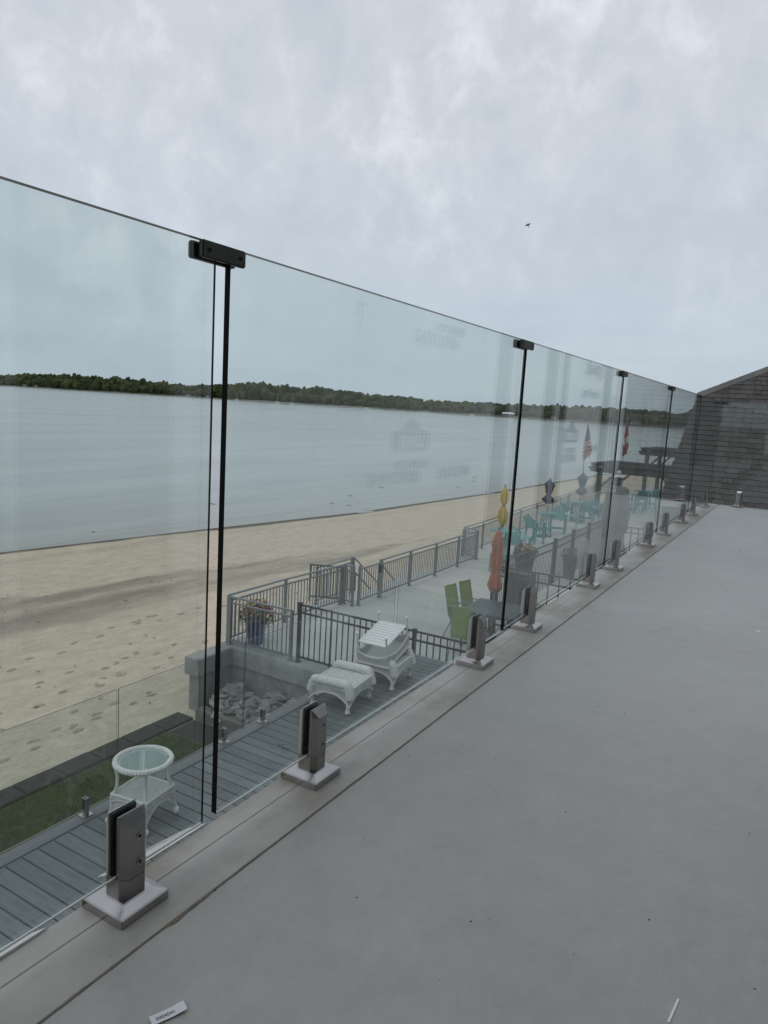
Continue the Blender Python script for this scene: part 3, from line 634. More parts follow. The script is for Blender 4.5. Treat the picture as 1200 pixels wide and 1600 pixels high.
# pencil line / fold on the edge strip
j = MB(); pr = None
for i in range(300):
    y = .2 + 8.1 * i / 300; x = -.886 + .0012 * mnoise.noise(Vector((y * 3, 0, 0))); cur = [(x - .0011, y, .0006), (x + .0011, y, .0006)]
    if pr: j.add(pr + cur, [(0, 1, 3, 2)])
    pr = cur
part('chalk_line', j, mat('chalk_line', (.225, .215, .215), rough=.6), rd)
# loose white film flaps under the glass at the edge
def flap(pts, z, lab):
    n_ = len(pts); V = [(x, y, z_ ) for x, y, z_ in pts]
    b_ = MB().add(V + [(x, y, z_ - .002) for x, y, z_ in V], [tuple(range(n_)), tuple(range(2 * n_ - 1, n_ - 1, -1))] + [(i, (i + 1) % n_, n_ + (i + 1) % n_, n_ + i) for i in range(n_)])
    tag(part('flashing_strip', b_, FLASH), lab, 'flashing strip')
flap([(-.938, .80, .006), (-.938, .99, .004), (-.955, .955, .004), (-.972, .87, .0), (-.985, .80, -.006), (-.99, .775, -.01)], 0, 'cream torn flashing strip curling out under the glass by the nearest spigot')
flap([(-.935, .50, .006), (-.935, .64, .004), (-.950, .60, .004), (-.965, .50, -.004)], 0, 'thin cream flashing sliver under the glass at the left edge')

SCUFF = mat('faint_scuff', (.283, .285, .270), rough=.5, n=(30, .2)); SCUFL = mat('pale_scuff', (.33, .34, .33), rough=.6, n=(30, .2))
rs4 = random.Random(9)
for (x0, y0, a, L_, w_, m_) in ((-.50, 2.9, 1.2, .3, .0016, SCUFF), (-.33, .86, 2.2, .04, .0009, SCUFL), (-.22, 1.9, .6, .07, .0010, SCUFL), (-.3, 5.2, 1.8, .4, .003, SCUFL)):
    b_ = MB(); pr = None; x, y = x0, y0; bend = rs4.uniform(-.5, .5)
    for i in range(15):
        ww = w_ * math.sin(math.pi * (i + .5) / 15) * rs4.uniform(.5, 1.1); c = [(x - ww * math.sin(a), y + ww * math.cos(a), .0046), (x + ww * math.sin(a), y - ww * math.cos(a), .0046)]
        if pr: b_.add(pr + c, [(0, 1, 3, 2)])
        pr = c; x += math.cos(a) * L_ / 15; y += math.sin(a) * L_ / 15; a += bend / 15
    part('scuff', b_, m_, rd)
# glass rail of the roof deck
GRL = empty('glass_railing', (0, 0, 0), 0, 'frameless clear glass railing on steel spigots along the roof deck edge', 'glass railing')
GXR = -.887; GZ0, GZ1 = .060, 1.086
PN = [(-.62, .918), (.954, 2.404), (2.424, 3.880), (3.900, 5.378), (5.398, 6.850), (6.870, 8.330)]
PL = ['nearest large clear glass pane at the left edge of the picture', 'large clear glass pane right of the first black edge, with printed reflections', 'glass pane between the second and third dark edges, in front of the flag',
      'glass pane in front of the pergola posts and red flag', 'narrow looking glass pane second from the far corner', 'last side glass pane, at the far corner of the roof deck']
for i_, ((a, b2), lb) in enumerate(zip(PN, PL)):
    pane('glass_panel', a, b2, GXR, GZ0, GZ1, .0125, lb, 'glass pane', 'glass panes round the roof deck', mats=[GLASS, GLASS_EDGE, GLASS_TOP, GLASS_GLINT if i_ < 2 else GLASS_EDGE])
pane('glass_panel', -.868, .235, 8.405, GZ0, GZ1, .0125, 'end glass pane of the roof deck in front of the grey shingles', 'glass pane', 'glass panes round the roof deck', along='x', mats=[GLASS, GLASS_EDGE, GLASS_TOP, GLASS_TOP])

def make_spigot(loc, rz, label):
    t = empty('glass_spigot', loc, rz, label, 'spigot', 'tall brushed steel spigots holding the roof deck glass')
    b_ = MB(); r_ = .0485; q = .030
    b_.add([(-r_, -r_, 0), (r_, -r_, 0), (r_, r_, 0), (-r_, r_, 0), (-r_, -r_, .0165), (r_, -r_, .0165), (r_, r_, .0165), (-r_, r_, .0165), (-q, -q, .0255), (q, -q, .0255), (q, q, .0255), (-q, q, .0255)],
           [(0, 3, 2, 1), (0, 1, 5, 4), (1, 2, 6, 5), (2, 3, 7, 6), (3, 0, 4, 7), (4, 5, 9, 8), (5, 6, 10, 9), (6, 7, 11, 10), (7, 4, 8, 11), (8, 9, 10, 11)])
    part('base_cover', b_, STEEL_L, t, bevel=.0012)
    # body: chamfered plan, slot for the glass, cheeks with a sloped head
    ch = .012; X, Yh = .027, .027
    oct_ = [(-X, -Yh + ch), (-X + ch, -Yh), (X - ch, -Yh), (X, -Yh + ch), (X, Yh - ch), (X - ch, Yh), (-X + ch, Yh), (-X, Yh - ch)]
    part('body', MB().prism(oct_, .020, .0595), STEEL, t, bevel=.0008)
    for s_ in (1, -1):
        xi, xo = .0098 * s_, X * s_; p = MB()
        lower = [(xi, -Yh), (xo - ch * s_ * .9, -Yh), (xo, -Yh + ch), (xo, Yh - ch), (xo - ch * s_ * .9, Yh), (xi, Yh)]
        zt = .168; zs = .150
        top = [(xi, -Yh), (xi + .002 * s_, -Yh), (xi + .003 * s_, -Yh + .002), (xi + .003 * s_, Yh - .002), (xi + .002 * s_, Yh), (xi, Yh)]
        V = [(x, y, .0597) for x, y in lower] + [(x, y, zs) for x, y in lower] + [(x, y, zt) for x, y in top]; n_ = 6
        Fs = [tuple(range(n_ - 1, -1, -1)), tuple(range(12, 18))]
        for lv in (0, 6):
            Fs += [(lv + i, lv + (i + 1) % n_, lv + 6 + (i + 1) % n_, lv + 6 + i) for i in range(n_)]
        part('cheek', p.add(V, Fs), STEEL if s_ > 0 else STEEL_LIT, t, bevel=.0006)
        part('gasket', MB().box((.0066 * s_ if s_ > 0 else -.0096, -Yh + .001, .0605), (.0096 if s_ > 0 else -.0066, Yh - .001, .1650)), RUBBER, t)
    for z in (.083, .128):
        o = part('bolt', MB().lathe([(.0062, 0), (.0062, .0010), (.0044, .0010)], n=14).lathe([(.0036, .0002), (.0036, .0014)], n=6, mi=1), [STEEL_L, RUBBER], t, loc=(X + .0002, .004, z), rot=(0, R(90), 0), smooth=False)
    return t
SY = [(.750, 'nearest steel spigot, largest in the picture, on its square base'), (1.266, 'second steel spigot along the roof edge, in front of the wicker ottoman'),
      (2.192, 'third steel spigot, in front of the green chairs'), (2.705, 'fourth steel spigot, just right of the second black glass edge'),
      (3.610, 'fifth steel spigot, in front of the charcoal planter'), (4.138, 'sixth steel spigot, just right of the third dark glass edge'), (5.10, 'seventh steel spigot, below the far fence return'),
      (5.73, 'eighth steel spigot, just past the fourth dark glass edge'), (6.56, 'ninth steel spigot, second from last before the corner post'), (7.19, 'tenth steel spigot, just past the fifth dark glass edge'), (8.05, 'last steel spigot on the side rail, at the deck corner'),
      (.02, 'steel spigot beside the camera, left of the frame')]
sp0 = make_spigot((GXR, SY[0][0], 0), 0, SY[0][1])
for y, lb in SY[1:]: dup(sp0, (GXR, y, 0), 0, lb)
dup(sp0, (-.60, 8.405, 0), R(-90), 'steel spigot on the end rail in front of the shingles, facing the camera')
dup(sp0, (.03, 8.405, 0), R(-90), 'steel spigot on the end rail, right of the frame')

def clamp(loc, L, label, rz=0):
    t = empty('glass_clamp', loc, rz, label, 'glass clamp', 'dark clamps joining the tops of the glass panes')
    for s_ in (1, -1):
        part('clamp_plate', MB().box((.0085 * s_ if s_ > 0 else -.0175, -L / 2, -.0138), (.0175 if s_ > 0 else -.0085, L / 2, .0138)), BRONZE, t, bevel=.0022)
        part('gasket', MB().box((.0064 * s_ if s_ > 0 else -.0084, -L / 2 + .002, -.013), (.0084 if s_ > 0 else -.0064, L / 2 - .002, .013)), RUBBER, t)
    for y in (-L * .36, L * .36):
        part('screw', MB().lathe([(.0036, 0), (.0036, .001), (.0018, .001), (.0016, 0)], n=10), RUBBER, t, loc=(.0177, y, 0), rot=(0, R(90), 0))
    return t
CL = ['dark clamp on top of the gap between the first two glass panes', 'dark clamp on top of the second black glass edge', 'dark clamp on top of the third glass joint, against the sky', 'small dark clamp on top of the fourth glass joint', 'dark clamp on top of the fifth glass joint, where the roof ridge starts']
c0 = clamp((GXR, .929, 1.0705), .102, CL[0])
for (yy, lb) in zip((2.405, 3.875, 5.370, 6.845), CL[1:]): dup(c0, (GXR, yy, 1.0705), 0, lb).scale = (1, 1.12, 1)
t = empty('corner_clamp', (GXR, 8.37, 1.0725), 0, 'small dark corner clamp where side and end glass meet', 'glass clamp')
part('clamp_plate', MB().box((.0085, -.06, -.017), (.0175, .02, .017)), BRONZE, t, bevel=.002)
part('clamp_plate', MB().box((.0185, .017, -.017), (.075, .026, .017)), BRONZE, t, bevel=.002)

# small litter on the deck
lab = empty('printed_label', (-.657, .628, .0065), R(66), 'curled white paper label with dark digits lying on the grey deck', 'label')
lb_ = MB(); nn_ = 10
for i in range(nn_):
    for k, (w0) in enumerate((-.011, .011)): lb_.v.append(((i / (nn_ - 1) - .5) * .048, w0 * .75, .0005 + .006 * max(0, i / (nn_ - 1) - .6)))
lb_.f = [(2 * i, 2 * i + 2, 2 * i + 3, 2 * i + 1) for i in range(nn_ - 1)]; lb_.m = [0] * len(lb_.f)
o = part('paper', lb_, mat('label_paper', (.62, .63, .66), rough=.5), lab)
def text_mesh(s, size, ext=.0, align='CENTER', offset=0, sx=1):
    cu = bpy.data.curves.new('lettering', 'FONT'); cu.body = s; cu.size = size; cu.align_x = align; cu.extrude = ext; cu.offset = offset; cu.resolution_u = 3
    ob = bpy.data.objects.new('lettering', cu); COL.objects.link(ob); dg = bpy.context.evaluated_depsgraph_get()
    me = bpy.data.meshes.new_from_object(ob.evaluated_get(dg)); bpy.data.objects.remove(ob); me.name = 'lettering'
    for v in me.vertices: v.co.x *= sx
    return me
tm = text_mesh('0404040', .0075, sx=1.0); tm.materials.clear(); tm.materials.append(INKG); part('lettering', tm, parent=lab, loc=(-.004, -.0035, .0012))
tag(part('paint_chip', MB().box((-.0015, -.026, 0), (.0015, .026, .001)), WHITE, loc=(-.072, 1.035, .0045), rot=(0, 0, R(-6))), 'long thin white scratch of paint near the bottom edge', 'paint chip')
tag(part('paint_chip', MB().box((-.006, -.012, 0), (.006, .010, .001)), WHITE, loc=(-.102, 3.315, .0045), rot=(0, 0, R(40))), 'small white paint fleck at the right side of the deck', 'paint chip')
gr_ = MB(); rr3 = random.Random(4)
for k in range(150):
    x, y, s = rr3.uniform(-.92, .2), rr3.uniform(.45, 7) ** 1, rr3.uniform(.0006, .0018)
    zz = .0045 if x > -.785 else .0005
    gr_.add([(x - s, y - s, zz), (x + s, y - s * .6, zz), (x + s * .7, y + s, zz), (x, y, zz + s)], [(0, 1, 3), (1, 2, 3), (2, 0, 3)])
tag(part('grit', gr_, mat('dark_grit', (.06, .05, .045), rough=.9)), kind='stuff')

# ================================================================== HOUSE WALL right of the camera (seen as reflections)
hw = empty('house_wall', (.25, 3, 0), 0, 'unfinished house wall under white printed house wrap, mirrored in the glass', 'wall')
wr = part('house_wrap', MB().box((0, -1.06, -.05), (.2, 6.1, 3.3)), WRAP, hw)
part('dark_panel', MB().box((.01, -6, -.05), (.2, -1.062, 3.3)), mat('dark_opening_panel', (.10, .10, .095), rough=.85, n=(3, .2)), hw)  # dark panel painted in for an unlit opening where the wrap stops
part('stud', MB().box((-.012, -1.75, .03), (.008, -1.71, 3.2)), WHITE, hw)
part('house_wall_base', MB().box((.02, -6, -4.7), (.2, 6.1, -.52)), SIDING, hw)
TRIMW = mat('bright_white_trim', (.88, .88, .87), rough=.4)
def strip(y0, y1, m_, x=-.03, z1=3.2, nm='trim_board'):
    part(nm, MB().box((x, y0 - 3, .03), (-.002, y1 - 3, z1)), m_, hw)
strip(4.76, 4.90, TRIMW); strip(4.92, 5.22, WRAPD, -.012, nm='dark_panel'); strip(5.24, 5.33, TRIMW); strip(5.36, 5.40, WRAPD, -.012, nm='dark_panel')
strip(2.80, 2.90, TRIMW); strip(2.97, 3.03, TRIMW); strip(1.90, 2.02, TRIMW, -.02); strip(6.08, 6.34, WRAPD, -.012, nm='dark_panel'); strip(6.36, 6.42, TRIMW); strip(6.46, 6.70, WRAPD, -.010, nm='dark_panel')
strip(8.02, 8.32, WRAPD, -.010, nm='dark_panel')
def wtext(s, y, z, size, m_, sx=1.0, off=0):
    me = text_mesh(s, size, offset=off, sx=sx); me.materials.clear(); me.materials.append(m_)
    # local x -> -y, local y -> z, facing -x
    o = part('lettering', me, parent=wr, loc=(-.014, y - 3, z)); o.rotation_euler = (R(90), 0, R(-90)); return o
def logo(y, z, w, h):
    a = w / 2
    pts = [(-a, 0), (a, 0), (a, h * .62), (a * .55, h * .66), (a * .40, h * .80), (0, h), (-a * .40, h * .80), (-a * .55, h * .66), (-a, h * .62)]
    b_ = MB(); n_ = len(pts); b_.add([(-.004, -p, q) for p, q in pts] + [(-.002, -p, q) for p, q in pts], [tuple(range(n_)), tuple(range(2 * n_ - 1, n_ - 1, -1))] + [(i, (i + 1) % n_, n_ + (i + 1) % n_, n_ + i) for i in range(n_)])
    part('printed_badge', b_, INKB, wr, loc=(-.002, y - 3, z))
    me = text_mesh("LOWE'S", h * .46, offset=h * .02, sx=.86 * w / (h * 2.2)); me.materials.clear(); me.materials.append(WHITE)
    o = part('lettering', me, parent=wr, loc=(-.0085, y - 3, z + h * .14)); o.rotation_euler = (R(90), 0, R(-90))
logo(3.74, .583, .44, .19)
wtext('NEVER STOP', 3.75, .486, .066, INKG, 1.05, .0035); wtext('IMPROVING', 3.56, .402, .10, INKG, 1.12, .004)
wtext('IMPROVING', 4.35, .402, .10, INKG, .9, .004)
logo(6.95, .592, .46, .20)
wtext('NEVER STOP', 6.95, .49, .068, INKG, .95, .0035); wtext('IMPROVING', 6.92, .405, .10, INKG, .9, .004)
wtext('NEVER STOP', 4.17, 1.30, .066, INKG, 1.05, .0035); wtext('IMPROVING', 3.98, 1.21, .10, INKG, 1.12, .004)
wtext('IMPROVING', 7.75, .48, .10, INKG, .7, .0015)
wtext('Tyvek', 7.62, 1.27, .22, INKB, 1.35, .006); wtext('HomeWrap', 7.52, 1.04, .13, INKB, 1.0, .003)
wtext('T', 3.11, 1.21, .19, INKG, 1.0, .001)
wtext('Protects against air and water', 7.3, .935, .035, INKG, 1.0, 0)

# ================================================================== SHINGLED ROOF beyond the deck end
ang = R(50); ry0 = 14.94; rz0 = -.65; XL0, XR = -2.45, 2.4
rf = empty('shingled_wing', (-.5, 15, PZ), 0, 'grey shingled hip roof wing with ridge cap beyond the end of the deck', 'building')
def rp3(x, s, h=0):   # x world, s metres up the slope, h off the surface -> local
    return Vector((x + .5, ry0 - 15 + s * math.cos(ang) - h * math.sin(ang), rz0 - PZ + s * math.sin(ang) + h * math.cos(ang)))
def xleft(s): return XL0 + .088 * s
SL = 2.80
def stop_s(x): return SL + (x - xleft(SL)) * .655 # hip line: slope distance of the hip at x
sheet = MB(); pts = [rp3(xleft(0), 0, -.01), rp3(XR, 0, -.01), rp3(XR, stop_s(XR), -.01), rp3(xleft(SL), SL, -.01)]
ptb = [p + Vector((0, .12, -.14)) for p in pts]
sheet.add(pts + ptb, [(0, 1, 2, 3), (7, 6, 5, 4), (0, 4, 5, 1), (1, 5, 6, 2), (2, 6, 7, 3), (3, 7, 4, 0)]); part('roof', sheet, UNDER, rf)
roof_o = rf.children[0]
far = MB(); rs2 = random.Random(21); EX = .127; row = 0; s = 0.0; cnt = 0
while s < SL + 3.2:
    x = XL0 - .02 + rs2.uniform(-.12, 0)
    while x < XR:
        w_ = rs2.choice((.12, .15, .19, .23, .28)); x0 = max(x, xleft(s)); x1 = min(x + w_ - .008, XR)
        cx = (x0 + x1) / 2
        if x1 > x0 + .03 and s < stop_s(x1) - .02:
            th = .008 + rs2.uniform(0, .006); s0 = s + rs2.choice((0, 0, .004, -.004)); s1 = s + EX + .05
            a0 = min(s0, stop_s(x0)); a1 = min(s0, stop_s(x1)); q = [rp3(x0, a0, th + .013), rp3(x1, a1, th + .013), rp3(x1, min(s1, stop_s(x1) + .0), .006), rp3(x0, min(s1, stop_s(x0) + .0), .006), rp3(x0, a0, .004), rp3(x1, a1, .004), rp3(x1, min(s1 - .05, stop_s(x1)), .001), rp3(x0, min(s1 - .05, stop_s(x0)), .001)]
            fs = [(0, 1, 2, 3), (4, 5, 1, 0), (4, 0, 3, 7), (5, 6, 2, 1)]
            if cx < -.92 and cnt < 285: part('shingle', MB().add(q, fs), SHING, rf); cnt += 1
            else: far.add(q, fs)
        x += w_
    s += EX; row += 1
o = part('shingle_field', far, SHINGS, rf); tag(o, kind='stuff')
# ridge caps along the hip
x = xleft(SL) - .03
while x < XR - .1:
    s_ = stop_s(x); s2_ = stop_s(x + .20); a = rp3(x, s_ - .015, .036); b2 = rp3(x + .215, s2_ + .004, .024); b_ = MB()
    dn = rp3(0, -.16, 0) - rp3(0, 0, 0)
    up = Vector((-.04, .14, -.05))
    q = [a + dn, a, a + up, b2 + dn, b2, b2 + up]; th = Vector((0, .0, -.014))
    b_.add(q + [p + th for p in q], [(0, 1, 4, 3), (1, 2, 5, 4), (6, 9, 10, 7), (7, 10, 11, 8), (0, 6, 7, 1), (1, 7, 8, 2), (0, 3, 9, 6), (3, 4, 10, 9), (4, 5, 11, 10)])
    part('ridge_cap', b_, CAPS, rf); x += .2
part('wall', MB().box((XL0 + .5 + .05, .02, -1.0), (XR + .5, .25, rz0 - PZ - .08)), SIDING, rf)
part('eave_board', MB().box((XL0 + .5, -.04, rz0 - PZ - .14), (XR + .5, .015, rz0 - PZ - .03)), WHITE, rf)

# ================================================================== FENCES
pk_cache = {}
def picket_mesh(h, w, m_):
    k = (round(h, 3), w, m_.name)
    if k not in pk_cache: pk_cache[k] = MB().box((-w / 2, -w / 2, 0), (w / 2, w / 2, h)).mesh('picket', m_)
    return pk_cache[k]
def fence(name, label, cat, pts, z, H, m_, pk=.10, pw=.016, post=.05, rails=(.91, .80, .09), ptop=.80, pbot=.09, railw=.035, posth=None, group=None, foot=True, cable=False, topw=None, cap=False):
    o0 = Vector((pts[0][0], pts[0][1], z)); t = empty(name, o0, 0, label, cat, group)
    pm = MB().box((-post / 2, -post / 2, 0), (post / 2, post / 2, posth or H))
    if foot: pm.box((-post * .95, -post * .95, -.0), (post * .95, post * .95, .012))
    if cap: pm.box((-post * .58, -post * .58, (posth or H)), (post * .58, post * .58, (posth or H) + .02))
    pm = pm.mesh('post', m_); n_ = 0
    for i, p in enumerate(pts):
        part('post', pm, parent=t, loc=(p[0] - o0.x, p[1] - o0.y, 0))
    pkm = picket_mesh(ptop - pbot, pw, m_)
    for a, b2 in zip(pts[:-1], pts[1:]):
        A = Vector((a[0] - o0.x, a[1] - o0.y, 0)); B = Vector((b2[0] - o0.x, b2[1] - o0.y, 0)); L = (B - A).length; d = (B - A) / L
        for k, rz_ in enumerate(rails):
            w_ = topw if (k == 0 and topw) else railw
            part('rail', MB().bar(A + d * post / 2 * (0 if k == 0 and topw else 1) + Vector((0, 0, rz_)), B - d * post / 2 * (0 if k == 0 and topw else 1) + Vector((0, 0, rz_)), w_, .028), m_, t)
        if pk:
            k = max(1, int(round(L / pk)))
            for q in range(1, k):
                n_ += 1
                if n_ > 290: break
                P = A + d * (L * q / k); part('picket', pkm, parent=t, loc=(P.x, P.y, pbot))
    return t
FX = -8.93
GR = 'grey aluminium railing sections along the patio'
# beach side, near part, and its front return
fence('patio_railing', 'grey picket railing on the beach side, from the patio corner to the stair gap', 'railing', [(FX, 9.86), (FX - .0, 11.55), (-8.82, 13.42)], PZ, .91, GREYM, group=GR, topw=.05)
fence('patio_railing', 'short grey picket railing in front of the blue flower pot', 'railing', [(FX + .10, 9.80), (-7.45, 9.84)], PZ, .91, GREYM, group=GR, topw=.05)
fence('patio_railing', 'short grey picket railing turning in at the stair gap beside the gate', 'railing', [(-8.80, 13.55), (-8.54, 13.50)], PZ, .93, GREYM, group=GR, topw=.05)
LZ = PZ - .33
fence('patio_railing', 'outer grey picket railing of the stair landing, over the sand', 'railing', [(-9.90, 14.0), (-9.90, 15.55)], LZ, .94, GREYM, group=GR, topw=.05)
tag(part('stair_landing', MB().box((-9.98, 13.5, LZ - .15), (-9.03, 15.6, LZ)), CONC), label='concrete landing just outside the beach railing gate', cat='landing')
sf = empty('beach_stairs', (-9.5, 15.6, LZ), 0, 'concrete steps descending beside the patio edge to the sand', 'stairs')
for k in range(4): part('step', MB().box((-.48, .001 + k * .29, -1.1), (.46, .289 + k * .29, -.165 * (k + 1))), CONCW, sf)
gt = fence('swing_gate', 'closed grey picket gate with black latch in the beach railing', 'gate', [(-8.45, 13.62), (-8.46, 14.55)], PZ + .0, .93, GREYM, rails=(.85, .12), ptop=.85, pbot=.12)
part('latch', MB().box((-.05, .88, .62), (.04, .96, .80)), BLACKM, gt)
ol = fence('swing_gate', 'open dark grey picket gate leaf beside the stair gap post', 'gate', [(-8.83, 13.55), (-9.55, 13.25)], PZ, .86, DGREY, rails=(.84, .10), ptop=.84, pbot=.10, pk=.075, post=.035, foot=False)
fence('patio_railing', 'long grey picket railing between the gate and the far jog', 'railing', [(-8.47, 14.62), (-8.48, 16.09), (-8.47, 17.54), (-8.49, 19.04), (-8.50, 20.46)], PZ, .90, GREYM, group=GR, topw=.045)
fence('patio_railing', 'short grey picket railing at the outward jog of the beach railing', 'railing', [(-9.05, 20.60), (-8.56, 20.52)], PZ, .87, GREYM, group=GR, topw=.045)
far_pts = [(-9.06, 20.70), (-9.10, 22.3), (-9.22, 24.4), (-9.36, 26.6), (-9.45, 28.8), (-9.55, 31.2), (-9.7, 34.0)]
fence('patio_railing', 'distant grey railing with thin pickets behind the turquoise chairs', 'railing', far_pts, PZ, .87, GREYM, group=GR, topw=.045, pk=.115, pw=.012)
fence('patio_railing', 'farthest grey railing beyond the pergola posts', 'railing', [(-9.75, 34.4), (-10.0, 38), (-10.4, 43), (-10.8, 48)], PZ, .90, GREYM, group=GR, topw=.045, pk=.14, pw=.012)
# stair handrails
def handrail(p, q, drop, label):
    t = empty('stair_handrail', p, 0, label, 'handrail', 'grey handrails at the beach stair')
    P = Vector((0, 0, 0)); Q_ = Vector(q) - Vector(p)
    part('rail', MB().tube([P, P.lerp(Q_, .5), Q_], .020, 8), GREYM, t)
    part('post', MB().box((-.025, -.025, -drop), (.025, .025, 0)), GREYM, t)
    part('foot', MB().cbox((Q_.x, Q_.y, Q_.z), (.12, .12, .02)), GREYM, t)
    return t
handrail((-9.90, 15.62, LZ + .92), (-9.90, 17.0, LZ - .05), .92, 'longer grey stair handrail on the sand side of the steps')
handrail((-9.90, 15.72, LZ + .50), (-9.90, 16.6, LZ - .15), .5, 'lower grey stair rail on the sand side of the steps')
handrail((-9.05, 15.55, LZ + .92), (-9.05, 16.9, LZ - .10), .92, 'grey stair handrail on the patio side of the steps')
# black fence between the deck end and the patio
BR = (1.04, .90, .10)
fence('black_fence', 'black metal picket fence crossing behind the wicker furniture to the near end', 'fence', [(-7.31, 9.88), (-5.05, 9.88), (-3.2, 9.88), (-1.2, 9.88)], PZ, 1.06, BLACKM, pk=.115, pw=.017, post=.055, rails=BR, ptop=1.04, pbot=.10, cap=True)
# dark grey pool style fence
SX = -5.32
fence('grey_fence', 'tall dark grey picket fence running along the patio beside the planters', 'fence', [(SX, 13.84), (-5.27, 15.7), (-5.21, 17.55), (-5.26, 19.3), (-5.30, 21.05), (-5.32, 23.0), (-5.34, 25.2)], PZ, 1.50, DGREY, pk=.095, pw=.011, post=.085, rails=(1.44, 1.26, .22), ptop=1.44, pbot=.22, cap=True)
fence('grey_fence', 'lower dark grey fence return crossing to the house beside the charcoal cabinet', 'fence', [(-5.25, 13.84), (-3.1, 13.84), (-1.1, 13.84)], PZ, 1.44, DGREY, pk=.21, pw=.019, post=.06, rails=(1.41, 1.22, .18), ptop=1.41, pbot=.18)
fence('grey_fence', 'light grey picket fence return beyond the covered umbrella, near the eighth spigot', 'fence', [(-4.9, 22.9), (-3.0, 22.9), (-1.2, 22.9)], PZ, 1.30, GREYM, pk=.22, pw=.03, post=.06, rails=(1.27, 1.10, .1), ptop=1.27, pbot=.1)
# charcoal plank cabinet
cb_ = empty('plank_cabinet', (-4.98, 14.45, PZ), R(-4), 'tall charcoal plank storage cabinet behind the lower dark grey fence', 'cabinet')
for k in range(5): part('plank', MB().box((-.275 + k * .11, -.2, .24), (-.275 + k * .11 + .104, -.18, 1.20)), CABIN, cb_)
part('cabinet_top', MB().box((-.29, -.21, 1.20), (.29, .2, 1.235)), CABIN, cb_, bevel=.006)
part('cabinet_back', MB().box((-.275, -.178, .24), (.275, .19, 1.198)), CABIN, cb_)
for sx_ in (-.23, .23):
    for sy_ in (-.15, .15): part('leg', MB().cbox((sx_, sy_, .12), (.06, .06, .24)), CABIN, cb_)
# low kerb and wall inside the fence
tag(part('concrete_kerb', MB().box((-5.14, 15.2, PZ - .1), (-4.45, 24.5, PZ + .42)), CONC, bevel=.01), label='pale low concrete wall on the house side of the tall grey fence', cat='kerb')
tag(part('gravel_strip', MB().box((-4.44, 15.2, PZ - .1), (-1.0, 24.5, PZ + .03)), CONCD), kind='structure')

# ================================================================== WICKER
def wicker_leg(t, x, y, h, r0=.022, ball=.034):
    part('leg', MB().lathe([(.004, 0), (ball * .75, .006), (ball, .03), (ball * .75, .055), (r0 * .8, .07), (r0, h)], (x, y, 0), n=10), WHITEW, t, smooth=True)
def weave(b_, p00, p10, p01, nu, nv, r):
    """over-under strands on the parallelogram p00-p10-p01"""
    P = Vector(p00); U = Vector(p10) - P; Vv = Vector(p01) - P; Nn = U.cross(Vv).normalized()
    for i in range(nu):
        t_ = (i + .5) / nu; b_.tube([P + U * t_ + Vv * (q / 6) + Nn * (r * (1 if (q + i) % 2 else -1) * .6) for q in range(7)], r, 4, cap=False)
    for jn in range(nv):
        t_ = (jn + .5) / nv; b_.tube([P + Vv * t_ + U * (q / 8) + Nn * (r * (1 if (q + jn) % 2 else -1) * .6) for q in range(9)], r, 4, cap=False)
# round side table
wt_ = empty('wicker_table', (-4.66, 4.12, DZ), R(8), 'round white wicker table with glass top on the lower deck', 'table')
part('rim', MB().torus((0, 0, .545), .231, .0225, 108, 9, wob=.24), WHITEW, wt_, smooth=False)
part('glass_top', MB().lathe([(.203, .548), (.205, .552), (.205, .556), (.2, .558)], n=48), [glass_mat('table_glass', (.74, .84, .80), strength=2.6)], wt_)
part('cross_bar', MB().box((-.010, -.2, .528), (.010, .2, .542)), WHITEP, wt_, rot=(0, 0, R(40))); part('inner_ring', MB().torus((0, 0, .540), .200, .008, 48, 6), WHITEP, wt_)
hs = .185
for sx_ in (-1, 1):
    for sy_ in (-1, 1):
        part('upright', MB().tube([(sx_ * .170, sy_ * .170, .26), (sx_ * .152, sy_ * .152, .34), (sx_ * .150, sy_ * .150, .42), (sx_ * .162, sy_ * .162, .53)], [.016, .014, .014, .017], 8), WHITEW, wt_, smooth=True)
        part('leg', MB().tube([(sx_ * .180, sy_ * .180, .27), (sx_ * .182, sy_ * .182, .15), (sx_ * .196, sy_ * .196, .07)], [.018, .016, .015], 8), WHITEW, wt_, smooth=True)
        part('ball_foot', MB().lathe([(.005, 0), (.022, .006), (.030, .028), (.022, .052), (.012, .062)], (sx_ * .200, sy_ * .200, 0), n=12), WHITEP, wt_, smooth=True)
b_ = MB()
for k in range(21): b_.box((-hs + .010 + k * .0172, -hs, .262), (-hs + .010 + k * .0172 + .0115, hs, .272))
part('shelf', b_, WHITEW, wt_)
b_ = MB()
for a, b2 in (((-hs, -hs), (hs, -hs)), ((hs, -hs), (hs, hs)), ((hs, hs), (-hs, hs)), ((-hs, hs), (-hs, -hs))):
    b_.tube([(a[0], a[1], .272), (b2[0], b2[1], .272)], .013, 7); 
part('shelf_frame', b_, WHITEW, wt_, smooth=True)
for rot in range(4):
    b_ = MB(); n_ = 30
    for k in range(n_):
        x = -hs + 2 * hs * (k + .5) / n_; dep = .06 + .12 * abs(x / hs) ** 2.2
        b_.tube([(x, -hs - .004, .265), (x + .006 * (-1) ** k, -hs - .008, .265 - dep * .5), (x, -hs - .006, .265 - dep)], .0080, 4, cap=False)
    for lv in range(3):
        b_.tube([(-hs + 2 * hs * q / 10, -hs - .008, .265 - (.06 + .12 * abs((q / 10 - .5) * 2) ** 2.2) * (lv + 1) / 3) for q in range(11)], .006 if lv < 2 else .009, 5)
    o = part('skirt', b_, WHITEW, wt_); o.rotation_euler = (0, 0, rot * math.pi / 2)
